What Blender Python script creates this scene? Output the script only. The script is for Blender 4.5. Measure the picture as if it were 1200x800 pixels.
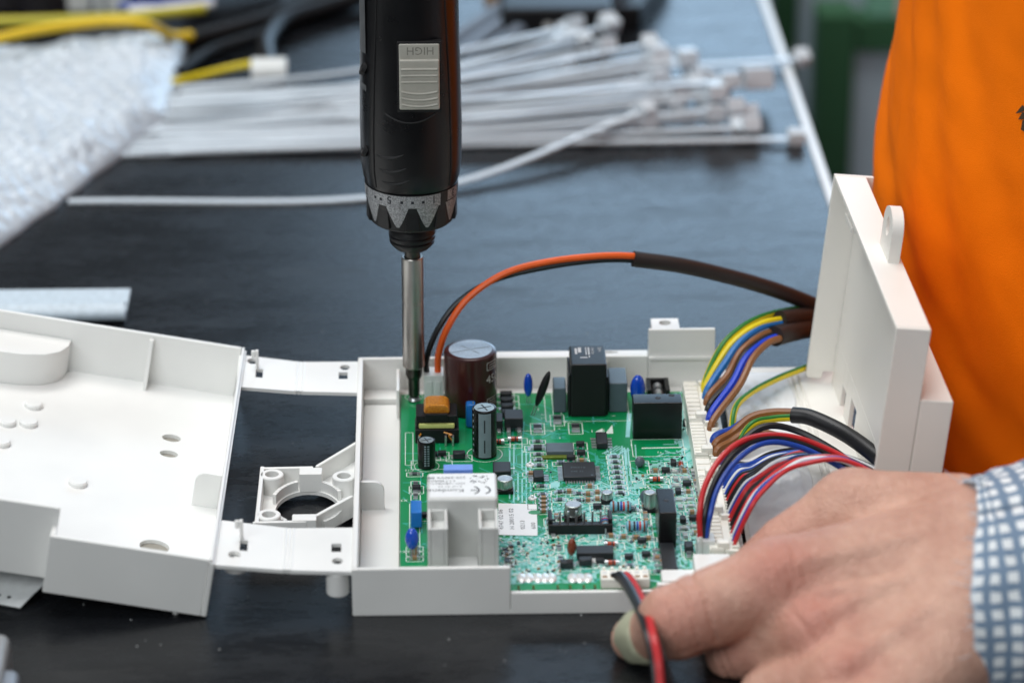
import bpy, bmesh, math, random
import numpy as np
from mathutils import Vector, Matrix, noise
from mathutils.geometry import tessellate_polygon
random.seed(7)
R = math.radians
S = 0.000714                      # scene units (about 0.7 mm) to metres
for o in list(bpy.data.objects): bpy.data.objects.remove(o)
SC = bpy.context.scene
COL = SC.collection

# ------------------------------------------------------------------ camera
F = 4200.; TH = R(24.5); PS = math.atan(120 * math.cos(TH) / F)
FW = np.array([math.sin(PS) * math.cos(TH), math.cos(PS) * math.cos(TH), -math.sin(TH)])
RT = np.array([math.cos(PS), -math.sin(PS), 0.]); UP = np.cross(RT, FW)
CAM = -(FW * 1620. + RT * (413 - 600) / F * 1620. + UP * (400 - 722) / F * 1620.)
def P(px, py, z=None, y=None, x=None):
    """point of the real place where a sight line meets a known height, depth or side plane"""
    d = FW + RT * (px - 600) / F + UP * (400 - py) / F
    t = (z - CAM[2]) / d[2] if z is not None else ((y - CAM[1]) / d[1] if y is not None else (x - CAM[0]) / d[0])
    return Vector(CAM + d * t)
cam = bpy.data.cameras.new('camera'); camo = bpy.data.objects.new('camera', cam); COL.objects.link(camo)
cam.sensor_width = 36; cam.lens = F / 1200 * 36
cam.clip_start = 0.02; cam.clip_end = 60
m = Matrix((RT, UP, -FW)).transposed().to_4x4(); m.translation = Vector(CAM) * S
camo.matrix_world = m
cam.dof.use_dof = True; cam.dof.focus_distance = 1722 * S; cam.dof.aperture_fstop = 7.6
SC.camera = camo

# ------------------------------------------------------------------ light
w = bpy.data.worlds.new('World'); SC.world = w; w.use_nodes = True
bg = w.node_tree.nodes['Background']; bg.inputs[0].default_value = (.80, .90, 1, 1); bg.inputs[1].default_value = .10
def area(name, loc, target, sx, sy, power, col):
    l = bpy.data.lights.new(name, 'AREA'); l.shape = 'RECTANGLE'; l.size = sx; l.size_y = sy; l.energy = power; l.color = col
    o = bpy.data.objects.new(name, l); COL.objects.link(o); o.location = loc
    o.rotation_euler = (Vector(target) - Vector(loc)).to_track_quat('-Z', 'Y').to_euler()
    return o
area('ceiling_or_fill_light', (-.35, .75, 1.75), (.05, .1, 0), 1.5, .45, 19, (1, .99, .97))
area('ceiling_or_fill_light', (-1.0, -1.7, 1.55), (.15, .15, 0), 1.8, .9, 28, (.94, .98, 1))  # added soft fill from the camera side, lifts the front faces
area('ceiling_or_fill_light', (-.15, .0, 1.95), (.3, .8, -.4), 1.4, .6, 17, (.97, .98, 1))  # added fill aimed past the bench to brighten the rack
area('window_light', (1.5, 4.3, 1.12), (.1, .2, 0), 3.2, 1.55, 66, (.50, .74, 1))
SC.view_settings.view_transform = 'Standard'; SC.view_settings.look = 'None'
SC.view_settings.exposure = .1; SC.view_settings.gamma = 1

# ------------------------------------------------------------------ materials
def lin(c):
    return tuple(((v / 255) / 12.92 if v / 255 <= .04045 else (((v / 255) + .055) / 1.055) ** 2.4) for v in c)
MATS = {}
def M(name, rgb, rough=.45, metal=0, noise_amt=.06, noise_scale=300, bump=.0, bscale=900, coat=0, trans=0, sss=0, spec=.5, rgb2=None, alpha=1, ior=1.45, rvar=0):
    if name in MATS: return MATS[name]
    m = bpy.data.materials.new(name); m.use_nodes = True; nt = m.node_tree; b = nt.nodes['Principled BSDF']
    c = lin(rgb); c2 = lin(rgb2) if rgb2 else tuple(v * (1 - noise_amt * 2.2) for v in c)
    tc = nt.nodes.new('ShaderNodeTexCoord')
    n = nt.nodes.new('ShaderNodeTexNoise'); n.inputs['Scale'].default_value = noise_scale; n.inputs['Detail'].default_value = 5
    nt.links.new(tc.outputs['Object'], n.inputs['Vector'])
    r = nt.nodes.new('ShaderNodeValToRGB'); r.color_ramp.elements[0].position = .3; r.color_ramp.elements[1].position = .7
    r.color_ramp.elements[0].color = (*c2, 1); r.color_ramp.elements[1].color = (*c, 1)
    nt.links.new(n.outputs['Fac'], r.inputs['Fac']); nt.links.new(r.outputs['Color'], b.inputs['Base Color'])
    b.inputs['Roughness'].default_value = rough; b.inputs['Metallic'].default_value = metal
    b.inputs['Coat Weight'].default_value = coat; b.inputs['Coat Roughness'].default_value = .12
    b.inputs['Transmission Weight'].default_value = trans; b.inputs['IOR'].default_value = ior
    b.inputs['Specular IOR Level'].default_value = spec; b.inputs['Alpha'].default_value = alpha
    if sss:
        b.inputs['Subsurface Weight'].default_value = sss; b.inputs['Subsurface Scale'].default_value = .002
        b.inputs['Subsurface Radius'].default_value = (1, .4, .25)
    if rvar:
        mr = nt.nodes.new('ShaderNodeMapRange'); mr.inputs[3].default_value = max(0, rough - rvar); mr.inputs[4].default_value = rough + rvar
        nt.links.new(n.outputs['Fac'], mr.inputs[0]); nt.links.new(mr.outputs[0], b.inputs['Roughness'])
    if bump:
        n2 = nt.nodes.new('ShaderNodeTexNoise'); n2.inputs['Scale'].default_value = bscale; n2.inputs['Detail'].default_value = 4
        nt.links.new(tc.outputs['Object'], n2.inputs['Vector'])
        bp = nt.nodes.new('ShaderNodeBump'); bp.inputs['Strength'].default_value = bump; bp.inputs['Distance'].default_value = .0004
        nt.links.new(n2.outputs['Fac'], bp.inputs['Height']); nt.links.new(bp.outputs[0], b.inputs['Normal'])
    MATS[name] = m
    return m
plastic = M('white_plastic', (232, 232, 229), .40, rvar=.14, noise_amt=.035, noise_scale=28, bump=.05, bscale=2500, sss=.0)
lidplastic = M('cream_plastic', (235, 232, 225), .42, rvar=.12, noise_amt=.03, noise_scale=22, bump=.05, bscale=2500)
connm = M('connector_plastic', (236, 234, 224), .4, noise_amt=.03)
clearish = M('milky_nylon', (226, 230, 228), .35, noise_amt=.03, trans=.15)
blackp = M('black_plastic', (20, 20, 22), .42, noise_amt=.1, bump=.12, bscale=1800)
blackg = M('black_gloss', (15, 15, 17), .25, noise_amt=.05)
rubber = M('black_rubber', (24, 24, 26), .62, noise_amt=.12, bump=.1, bscale=1200)
pcbm = M('solder_mask', (4, 136, 78), .34, noise_amt=.06, noise_scale=60, coat=.25)
pcbm2 = M('mask_over_pour', (2, 150, 94), .3, noise_amt=.05, noise_scale=60, coat=.4)
tracem = M('mask_over_copper', (70, 182, 160), .28, metal=.15, noise_amt=.05, coat=.4)  # mint tone includes the gloss over the copper
tracehl = M('trace_glare_tint', (158, 222, 214), .26, metal=.2, noise_amt=.05, coat=.4)  # pale cyan stands for glare on the mask, painted as colour
silk = M('silkscreen', (214, 228, 218), .6)
fibre = M('glass_fibre_edge', (170, 172, 112), .6, noise_scale=900)
solder = M('solder', (205, 208, 210), .32, metal=.85, noise_amt=.1, noise_scale=900)
solderw = M('bright_solder', (240, 242, 240), .3, metal=.4)
steel = M('brushed_steel', (186, 183, 178), .34, metal=1, noise_amt=.06, noise_scale=120)
darksteel = M('dark_steel', (88, 86, 82), .35, metal=1, noise_amt=.1)
alu = M('aluminium_can', (178, 186, 182), .33, metal=.85, noise_amt=.05)
maroon = M('maroon_sleeve', (62, 26, 26), .28, noise_amt=.08, coat=.3)
captop = M('crimped_top', (186, 198, 208), .45, metal=.5, noise_amt=.12, noise_scale=1500, bump=.2, bscale=2500)
greyfilm = M('grey_epoxy_box', (84, 98, 106), .4, noise_amt=.05)
greystripe = M('grey_stripe', (128, 140, 148), .4)
bluecer = M('blue_ceramic', (18, 74, 190), .2, noise_amt=.06, coat=.5)
bluepale = M('pale_blue_block', (112, 150, 226), .4)
bluebox = M('blue_box', (28, 110, 190), .35)
yellowt = M('yellow_green_tape', (206, 210, 128), .4)
copperc = M('amber_coil', (206, 140, 44), .35, rgb2=(168, 100, 28), noise_scale=1200, coat=.3)
modgrey = M('module_shell', (208, 209, 206), .42, noise_amt=.03)
ink = M('black_ink', (38, 40, 46), .6)
whiteink = M('white_ink', (205, 205, 205), .6)
stick = M('sticker', (232, 234, 234), .38, noise_amt=.02)
greenink = M('green_ink', (70, 150, 110), .6)
glass = M('fuse_glass', (225, 230, 230), .05, trans=.9)
brownc = M('brown_ceramic', (122, 58, 36), .35)
tanc = M('tan_chip', (150, 118, 84), .5)
redglass = M('orange_glass', (176, 66, 34), .25, coat=.4)
bluebody = M('pale_blue_resistor', (120, 178, 196), .35)
chipblack = M('chip_black', (34, 38, 42), .5, noise_amt=.08)
W = {k: M('wire_' + k, v, .38, noise_amt=.04) for k, v in dict(orange=(228, 92, 24), black=(24, 24, 27), red=(196, 40, 44), blue=(20, 66, 160), lightblue=(18, 106, 176),
     brown=(134, 86, 48), yellow=(222, 200, 26), green=(42, 124, 48), white=(226, 226, 226), darkblue=(26, 46, 110)).items()}
sleevem = M('cable_sleeve', (38, 30, 28), .5, noise_amt=.08)
sleeveb = M('black_cable_jacket', (26, 26, 28), .42, noise_amt=.1)
tiem = M('nylon_tie', (208, 217, 224), .33, noise_amt=.03, trans=.12)
orangem = M('orange_cotton', (255, 122, 2), .85, noise_amt=.025, noise_scale=40, bump=.5, bscale=2600, spec=.15)
cotm = M('latex_cot', (172, 173, 148), .5, noise_amt=.06, noise_scale=200)
greenp = M('green_paint', (52, 98, 64), .5, noise_amt=.15, noise_scale=6)
greyp = M('grey_panel', (192, 208, 218), .5, noise_amt=.04, noise_scale=4)
floorm = M('floor_paint', (120, 128, 134), .5, noise_amt=.1, noise_scale=2)
trim = M('white_trim', (226, 230, 232), .4, noise_amt=.04, noise_scale=30)
tapem = M('carrier_tape', (228, 231, 231), .4, trans=.15)
foamm = M('blue_foam', (196, 210, 220), .5, noise_amt=.08, noise_scale=400, bump=.4, bscale=1500)
# table top: dark scuffed laminate
def table_mat():
    m = bpy.data.materials.new('dark_laminate'); m.use_nodes = True; nt = m.node_tree; b = nt.nodes['Principled BSDF']; L = nt.links.new
    tc = nt.nodes.new('ShaderNodeTexCoord'); mp = nt.nodes.new('ShaderNodeMapping'); mp.inputs['Scale'].default_value = (1, 2.6, 1); mp.inputs['Rotation'].default_value = (0, 0, .25)
    L(tc.outputs['Object'], mp.inputs[0])
    def nz(scale, d, src):
        n = nt.nodes.new('ShaderNodeTexNoise'); n.inputs['Scale'].default_value = scale; n.inputs['Detail'].default_value = d; n.inputs['Roughness'].default_value = .65; L(src, n.inputs['Vector']); return n
    a = nz(22, 7, mp.outputs[0]); c = nz(160, 5, mp.outputs[0]); e = nz(1500, 3, tc.outputs['Object'])
    r = nt.nodes.new('ShaderNodeValToRGB'); r.color_ramp.elements[0].position = .35; r.color_ramp.elements[1].position = .78
    r.color_ramp.elements[0].color = (.0045, .005, .0062, 1); r.color_ramp.elements[1].color = (.010, .0112, .0138, 1)
    L(a.outputs['Fac'], r.inputs[0]); L(r.outputs[0], b.inputs['Base Color'])
    ad = nt.nodes.new('ShaderNodeMath'); ad.operation = 'ADD'; L(a.outputs['Fac'], ad.inputs[0]); L(c.outputs['Fac'], ad.inputs[1])
    mr = nt.nodes.new('ShaderNodeMapRange'); mr.inputs[1].default_value = .7; mr.inputs[2].default_value = 1.3; mr.inputs[3].default_value = .20; mr.inputs[4].default_value = .34
    L(ad.outputs[0], mr.inputs[0]); L(mr.outputs[0], b.inputs['Roughness'])
    mp2 = nt.nodes.new('ShaderNodeMapping'); mp2.inputs['Scale'].default_value = (9, 42, 9); mp2.inputs['Rotation'].default_value = (0, 0, .12); L(tc.outputs['Object'], mp2.inputs[0])
    sc = nz(1.6, 8, mp2.outputs[0]); sr = nt.nodes.new('ShaderNodeMapRange'); sr.inputs[1].default_value = .56; sr.inputs[2].default_value = .74; sr.inputs[3].default_value = 0; sr.inputs[4].default_value = .3; L(sc.outputs['Fac'], sr.inputs[0])
    ms = nz(4.5, 3, tc.outputs['Object']); m2 = nt.nodes.new('ShaderNodeMath'); m2.operation = 'MULTIPLY'; L(sr.outputs[0], m2.inputs[0]); L(ms.outputs['Fac'], m2.inputs[1])
    a2 = nt.nodes.new('ShaderNodeMath'); a2.operation = 'ADD'; L(mr.outputs[0], a2.inputs[0]); L(m2.outputs[0], a2.inputs[1]); L(a2.outputs[0], b.inputs['Roughness'])
    bp = nt.nodes.new('ShaderNodeBump'); bp.inputs['Strength'].default_value = .12; bp.inputs['Distance'].default_value = .0003
    L(e.outputs['Fac'], bp.inputs['Height']); L(bp.outputs[0], b.inputs['Normal'])
    return m
tablem = table_mat()
def skin_mat():
    m = bpy.data.materials.new('skin'); m.use_nodes = True; nt = m.node_tree; b = nt.nodes['Principled BSDF']; L = nt.links.new
    tc = nt.nodes.new('ShaderNodeTexCoord')
    n = nt.nodes.new('ShaderNodeTexNoise'); n.inputs['Scale'].default_value = 60; n.inputs['Detail'].default_value = 9; n.inputs['Roughness'].default_value = .7; L(tc.outputs['Object'], n.inputs['Vector'])
    r = nt.nodes.new('ShaderNodeValToRGB'); r.color_ramp.elements[0].position = .3; r.color_ramp.elements[1].position = .72
    r.color_ramp.elements[0].color = (*lin((178, 130, 112)), 1); r.color_ramp.elements[1].color = (*lin((214, 172, 151)), 1); L(n.outputs['Fac'], r.inputs[0])
    at = nt.nodes.new('ShaderNodeAttribute'); at.attribute_name = 'flush'
    mx = nt.nodes.new('ShaderNodeMix'); mx.data_type = 'RGBA'; mx.inputs[7].default_value = (*lin((186, 104, 90)), 1)
    L(at.outputs['Fac'], mx.inputs[0]); L(r.outputs[0], mx.inputs[6]); L(mx.outputs[2], b.inputs['Base Color'])
    b.inputs['Roughness'].default_value = .44; b.inputs['Subsurface Weight'].default_value = .1; b.inputs['Subsurface Scale'].default_value = .0025
    v = nt.nodes.new('ShaderNodeTexVoronoi'); v.inputs['Scale'].default_value = 1400; L(tc.outputs['Object'], v.inputs['Vector'])
    n2 = nt.nodes.new('ShaderNodeTexNoise'); n2.inputs['Scale'].default_value = 420; n2.inputs['Detail'].default_value = 4; L(tc.outputs['Object'], n2.inputs['Vector'])
    ad = nt.nodes.new('ShaderNodeMath'); ad.operation = 'ADD'; L(v.outputs['Distance'], ad.inputs[0]); L(n2.outputs['Fac'], ad.inputs[1])
    bp = nt.nodes.new('ShaderNodeBump'); mpw = nt.nodes.new('ShaderNodeMapping'); mpw.inputs['Rotation'].default_value = (.3, .5, .35); mpw.inputs['Scale'].default_value = (420, 90, 300); L(tc.outputs['Object'], mpw.inputs[0])
    n3 = nt.nodes.new('ShaderNodeTexNoise'); n3.inputs['Scale'].default_value = 1; n3.inputs['Detail'].default_value = 3; L(mpw.outputs[0], n3.inputs['Vector'])
    a3 = nt.nodes.new('ShaderNodeMath'); a3.operation = 'MULTIPLY_ADD'; a3.inputs[1].default_value = 1.3; L(n3.outputs['Fac'], a3.inputs[0]); L(ad.outputs[0], a3.inputs[2]); ad = a3
    bp.inputs['Strength'].default_value = .75; bp.inputs['Distance'].default_value = .0005; L(ad.outputs[0], bp.inputs['Height']); L(bp.outputs[0], b.inputs['Normal'])
    return m
skinm = skin_mat()
def check_mat():
    m = bpy.data.materials.new('checked_cotton'); m.use_nodes = True; nt = m.node_tree; b = nt.nodes['Principled BSDF']; L = nt.links.new
    uv = nt.nodes.new('ShaderNodeUVMap'); sp = nt.nodes.new('ShaderNodeSeparateXYZ')
    nz = nt.nodes.new('ShaderNodeTexNoise'); nz.inputs['Scale'].default_value = .12; L(uv.outputs[0], nz.inputs['Vector'])
    va = nt.nodes.new('ShaderNodeVectorMath'); va.operation = 'MULTIPLY_ADD'; va.inputs[1].default_value = (3, 3, 0); L(nz.outputs['Color'], va.inputs[0]); L(uv.outputs[0], va.inputs[2]); L(va.outputs[0], sp.inputs[0])
    def band(out, per, lo):
        d = nt.nodes.new('ShaderNodeMath'); d.operation = 'DIVIDE'; d.inputs[1].default_value = per; L(out, d.inputs[0])
        f = nt.nodes.new('ShaderNodeMath'); f.operation = 'FRACT'; L(d.outputs[0], f.inputs[0])
        s = nt.nodes.new('ShaderNodeMath'); s.operation = 'SUBTRACT'; s.inputs[1].default_value = .5; L(f.outputs[0], s.inputs[0])
        a = nt.nodes.new('ShaderNodeMath'); a.operation = 'ABSOLUTE'; L(s.outputs[0], a.inputs[0])
        r = nt.nodes.new('ShaderNodeMapRange'); r.inputs[1].default_value = lo - .05; r.inputs[2].default_value = lo + .05; r.inputs[3].default_value = 1; r.inputs[4].default_value = 0; L(a.outputs[0], r.inputs[0])
        return r
    a = band(sp.outputs[0], 8.7, .29); c = band(sp.outputs[1], 7.7, .29)
    mu = nt.nodes.new('ShaderNodeMath'); mu.operation = 'MULTIPLY'; L(a.outputs[0], mu.inputs[0]); L(c.outputs[0], mu.inputs[1])
    mx = nt.nodes.new('ShaderNodeMix'); mx.data_type = 'RGBA'; mx.inputs[6].default_value = (*lin((116, 136, 158)), 1); mx.inputs[7].default_value = (*lin((226, 230, 232)), 1); L(mu.outputs[0], mx.inputs[0])
    # worn pale hem near the edge
    hr = nt.nodes.new('ShaderNodeMapRange'); hr.inputs[1].default_value = 1; hr.inputs[2].default_value = 4.5; hr.inputs[3].default_value = .55; hr.inputs[4].default_value = 0; L(sp.outputs[0], hr.inputs[0])
    m2 = nt.nodes.new('ShaderNodeMix'); m2.data_type = 'RGBA'; m2.inputs[7].default_value = (*lin((206, 214, 222)), 1); L(hr.outputs[0], m2.inputs[0]); L(mx.outputs[2], m2.inputs[6])
    L(m2.outputs[2], b.inputs['Base Color']); b.inputs['Roughness'].default_value = .85; b.inputs['Specular IOR Level'].default_value = .15
    w1 = nt.nodes.new('ShaderNodeTexNoise'); w1.inputs['Scale'].default_value = 3; w1.inputs['Detail'].default_value = 4; L(uv.outputs[0], w1.inputs['Vector'])
    bp = nt.nodes.new('ShaderNodeBump'); bp.inputs['Strength'].default_value = .5; bp.inputs['Distance'].default_value = .0003; L(w1.outputs['Fac'], bp.inputs['Height']); L(bp.outputs[0], b.inputs['Normal'])
    return m
checkm = check_mat()
bubblem = M('bubble_film', (216, 226, 235), .28, noise_amt=.07, noise_scale=30, trans=.2, coat=.6, ior=1.25)

# ------------------------------------------------------------------ mesh helpers
class MB:
    def __init__(s): s.v = []; s.f = []; s.mi = []; s.mats = []; s.uv = None
    def add(s, verts, faces, mat=None, X=None):
        k = len(s.v); i = -1
        if mat is not None:
            if mat not in s.mats: s.mats.append(mat)
            i = s.mats.index(mat)
        s.v += [tuple(X @ Vector(p)) if X else tuple(p) for p in verts]
        s.f += [tuple(j + k for j in f) for f in faces]; s.mi += [i] * len(faces)
        return s
    def bm(s, b, mat=None, X=None):
        b.verts.index_update()
        s.add([v.co.copy() for v in b.verts], [[v.index for v in f.verts] for f in b.faces], mat, X); b.free(); return s
    def box(s, x0, x1, y0, y1, z0, z1, mat=None, bev=.4, seg=2, X=None):
        if bev <= 0:
            vs = [(x, y, z) for z in (z0, z1) for y in (y0, y1) for x in (x0, x1)]
            return s.add(vs, [(0, 2, 3, 1), (4, 5, 7, 6), (0, 1, 5, 4), (2, 6, 7, 3), (0, 4, 6, 2), (1, 3, 7, 5)], mat, X)
        b = bmesh.new(); bmesh.ops.create_cube(b, size=1)
        for v in b.verts: v.co = Vector(((x0 + x1) / 2 + v.co.x * (x1 - x0), (y0 + y1) / 2 + v.co.y * (y1 - y0), (z0 + z1) / 2 + v.co.z * (z1 - z0)))
        bev = min(bev, .45 * min(abs(x1 - x0), abs(y1 - y0), abs(z1 - z0)))
        bmesh.ops.bevel(b, geom=list(b.edges), offset=bev, segments=seg, profile=.5, affect='EDGES')
        return s.bm(b, mat, X)
    def prism(s, poly, z0, z1, mat=None, bev=0, X=None, seg=2):
        b = bmesh.new(); lo = [b.verts.new((p[0], p[1], z0)) for p in poly]; hi = [b.verts.new((p[0], p[1], z1)) for p in poly]; n = len(poly)
        b.faces.new(lo[::-1]); b.faces.new(hi)
        for i in range(n): b.faces.new((lo[i], lo[(i + 1) % n], hi[(i + 1) % n], hi[i]))
        bmesh.ops.recalc_face_normals(b, faces=b.faces)
        if bev: bmesh.ops.bevel(b, geom=[e for e in b.edges if e.calc_face_angle(0) > .5], offset=bev, segments=seg, profile=.5, affect='EDGES')
        return s.bm(b, mat, X)
    def plate(s, outer, holes, z0, z1, mat=None, X=None):
        loops = [[Vector((p[0], p[1], 0)) for p in l] for l in [outer] + holes]
        tri = tessellate_polygon(loops); flat = [p for l in loops for p in l]; n = len(flat)
        vs = [(p.x, p.y, z1) for p in flat] + [(p.x, p.y, z0) for p in flat]; fs = []
        for t in tri:
            a, b_, c = (flat[i] for i in t)
            if (b_ - a).cross(c - a).z < 0: t = (t[0], t[2], t[1])
            fs += [tuple(t), tuple(n + i for i in reversed(t))]
        k = 0
        for li, l in enumerate(loops):
            ar = sum(l[i].x * l[(i + 1) % len(l)].y - l[(i + 1) % len(l)].x * l[i].y for i in range(len(l)))
            for i in range(len(l)):
                a, b_ = k + i, k + (i + 1) % len(l)
                q = (a, a + n, b_ + n, b_) if (ar > 0) == (li == 0) else (b_, b_ + n, a + n, a)
                fs.append(q)
            k += len(l)
        return s.add(vs, fs, mat, X)
    def lathe(s, prof, c=(0, 0, 0), n=24, mat=None, X=None, sq=2.):
        vs = []; fs = []
        for (r, z) in prof:
            for i in range(n):
                a = 2 * math.pi * i / n; ca, sa = math.cos(a), math.sin(a)
                k = 1 if sq == 2 else (abs(ca) ** sq + abs(sa) ** sq) ** (-1 / sq)
                vs.append((c[0] + r * k * ca, c[1] + r * k * sa, c[2] + z))
        for j in range(len(prof) - 1):
            for i in range(n): fs.append((j * n + i, j * n + (i + 1) % n, (j + 1) * n + (i + 1) % n, (j + 1) * n + i))
        if prof[0][0] > 1e-6: fs.append(tuple(range(n))[::-1])
        if prof[-1][0] > 1e-6: fs.append(tuple((len(prof) - 1) * n + i for i in range(n)))
        return s.add(vs, fs, mat, X)
    def cyl(s, c, r, z0, z1, n=16, mat=None, bev=.3, X=None):
        b = min(bev, r * .4, (z1 - z0) * .4)
        return s.lathe([(r - b, z0), (r, z0 + b), (r, z1 - b), (r - b, z1)], (c[0], c[1], 0), n, mat, X)
    def tube(s, pts, r, n=8, mat=None, cap=True, X=None, flat=None):
        pts = [Vector(p) for p in pts]; m = len(pts); rr = r if isinstance(r, (list, tuple)) else [r] * m
        t0 = (pts[1] - pts[0]).normalized(); ref = Vector((0, 0, 1)) if abs(t0.z) < .9 else Vector((1, 0, 0))
        nrm = (ref - t0 * ref.dot(t0)).normalized(); vs = []; fs = []
        for i in range(m):
            t = (pts[min(i + 1, m - 1)] - pts[max(i - 1, 0)]).normalized()
            nrm = (nrm - t * nrm.dot(t)).normalized(); bn = t.cross(nrm)
            for k in range(n):
                a = 2 * math.pi * k / n
                if flat: vs.append(pts[i] + nrm * (flat * math.copysign(min(1, abs(1.42 * math.sin(a))), math.sin(a))) + bn * (rr[i] * math.copysign(min(1, abs(1.42 * math.cos(a))), math.cos(a))))
                else: vs.append(pts[i] + nrm * rr[i] * math.sin(a) + bn * rr[i] * math.cos(a))
        for i in range(m - 1):
            for k in range(n): fs.append((i * n + k, i * n + (k + 1) % n, (i + 1) * n + (k + 1) % n, (i + 1) * n + k))
        if cap: fs += [tuple(range(n))[::-1], tuple((m - 1) * n + k for k in range(n))]
        return s.add(vs, fs, mat, X)
    def ball(s, c, rx, ry, rz, mat=None, X=None, n=14):
        prof = [(max(1e-7, math.sin(math.pi * i / (n // 2 + 3))), -math.cos(math.pi * i / (n // 2 + 3))) for i in range(n // 2 + 4)]
        k = len(s.v); s.lathe(prof, (0, 0, 0), n, mat)
        for i in range(k, len(s.v)):
            q = s.v[i]; q = Vector((c[0] + q[0] * rx, c[1] + q[1] * ry, c[2] + q[2] * rz)); s.v[i] = tuple(X @ q if X else q)
        return s
    def text(s, string, size, fn, mat=None):
        """flat print: glyph outlines of a font mapped on a surface by fn(u, v)"""
        vs, fs = glyphs(string)
        return s.add([fn(p[0] * size, p[1] * size) for p in vs], fs, mat)
    def warp(s, fn): s.v = [tuple(fn(Vector(p))) for p in s.v]; return s
    def mesh(s, name, mat=None, angle=38):
        vs = np.array(s.v, dtype=float) * S; c = (vs.min(0) + vs.max(0)) / 2
        me = bpy.data.meshes.new(name); me.from_pydata((vs - c).tolist(), [], s.f)
        mats = list(s.mats)
        if -1 in s.mi or not mats: mats.append(mat); s.mi = [len(mats) - 1 if q < 0 else q for q in s.mi]
        for q in mats: me.materials.append(q)
        me.polygons.foreach_set('material_index', s.mi); me.polygons.foreach_set('use_smooth', [True] * len(me.polygons))
        me.update(); me.set_sharp_from_angle(angle=R(angle))
        return me, Vector(c)
GL = {}
def glyphs(string):
    if string not in GL:
        cu = bpy.data.curves.new('t', 'FONT'); cu.body = string; cu.size = 1; cu.resolution_u = 2
        o = bpy.data.objects.new('t', cu); me = o.to_mesh()
        vs = [v.co.copy() for v in me.vertices]; fs = [tuple(p.vertices) for p in me.polygons]
        o.to_mesh_clear(); bpy.data.objects.remove(o); bpy.data.curves.remove(cu); GL[string] = (vs, fs)
    return GL[string]
WP = {}
def link(o, name, world, parent):
    COL.objects.link(o); WP[o.name] = world
    if parent:
        o.parent = parent; o.location = world - WP[parent.name]
    else: o.location = world
    return o
def thing(name, label, cat, loc, group=None):
    o = bpy.data.objects.new(name, None); o.empty_display_size = .01
    o['label'] = label; o['category'] = cat
    if group: o['group'] = group
    return link(o, name, Vector(loc) * S, None)
def part(name, mb, mat, parent, label=None, angle=38, kind=None):
    me, c = mb.mesh(name, mat, angle); o = bpy.data.objects.new(name, me)
    if label: o['label'] = label
    if kind: o['kind'] = kind
    if len(mb.v) < 9000 and angle == 38: wn = o.modifiers.new('even_shading', 'WEIGHTED_NORMAL'); wn.keep_sharp = True; wn.weight = 90
    return link(o, name, c, parent)
def solo(name, mb, mat, label=None, cat=None, group=None, kind=None, angle=38):
    o = part(name, mb, mat, None, None, angle)
    if label: o['label'] = label
    if cat: o['category'] = cat
    if group: o['group'] = group
    if kind: o['kind'] = kind
    return o
def inst(src, name, world, parent, rz=0):
    o = bpy.data.objects.new(name, src); o.rotation_euler = (0, 0, rz); return link(o, name, Vector(world) * S, parent)
def spline(pts, k=10):
    """Catmull-Rom through the points"""
    pts = [Vector(p) for p in pts]; q = [pts[0] * 2 - pts[1]] + pts + [pts[-1] * 2 - pts[-2]]; out = []
    for i in range(1, len(q) - 2):
        for j in range(k):
            t = j / k; a, b, c, d = q[i - 1:i + 3]
            out.append(.5 * ((2 * b) + (c - a) * t + (2 * a - 5 * b + 4 * c - d) * t * t + (3 * b - a - 3 * c + d) * t ** 3))
    out.append(pts[-1]); return out
def circle(cx, cy, rx, ry=None, n=24, a0=0): ry = ry or rx; return [(cx + rx * math.cos(a0 + 2 * math.pi * i / n), cy + ry * math.sin(a0 + 2 * math.pi * i / n)) for i in range(n)]
def rect(x0, x1, y0, y1): return [(x0, y0), (x1, y0), (x1, y1), (x0, y1)]
def path(*pts): return [P(a, b, y=c) for a, b, c in pts]

# ------------------------------------------------------------------ setting: floor, workbench, racks behind
fl = MB(); fl.add([(-9000, -6000, -1120), (9000, -6000, -1120), (9000, 16000, -1120), (-9000, 16000, -1120)], [(0, 1, 2, 3)])
solo('floor', fl, floorm, 'grey painted workshop floor far below the bench', 'floor', kind='structure')
E0 = Vector((259.3, 842.5)); E1 = Vector((267.1, 495.5)); dE = (E1 - E0) / (E1.y - E0.y)
ex = lambda y: E0.x + dE.x * (y - E0.y)
tb = thing('workbench', 'workbench with a dark scuffed top and a white edge strip', 'workbench', (0, 200, -1120))
t = MB(); t.prism([(-1500, -420), (ex(-420), -420), (ex(1700), 1700), (-1500, 1700)], -40, 0, bev=1); part('tabletop', t, tablem, tb)
t = MB(); t.prism([(ex(-420) + .2, -420), (ex(-420) + 5.5, -420), (ex(1700) + 5.5, 1700), (ex(1700) + .2, 1700)], -41, .8, bev=.5); part('edge_strip', t, trim, tb)
for (x, y) in ((-1400, -330), (-1400, 1600), (180, -330), (180, 1600)):
    t = MB(); t.box(x - 30, x + 30, y - 30, y + 30, -1120, -40.2, bev=2); part('leg', t, greyp, tb)
rk = thing('steel_rack', 'green steel rack with pale grey panels beyond the edge of the bench', 'rack', (400, 1210, -1120))
a = P(958, 40, y=1200); b = P(1003, 40, y=1200)
t = MB(); t.box(a.x, b.x, 1200, 1240, -1120, P(980, 18, y=1200).z, bev=2); part('post', t, greenp, rk)
t = MB(); t.box(P(906, 0, y=1300).x, P(936, 0, y=1300).x, 1300, 1340, -1120, 40, bev=2); part('post', t, greenp, rk)
t = MB(); t.box(b.x + .3, 700, 1204, 1236, P(1030, 64, y=1200).z, P(1030, 26, y=1200).z, bev=2); part('crossbeam', t, greenp, rk)
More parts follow.
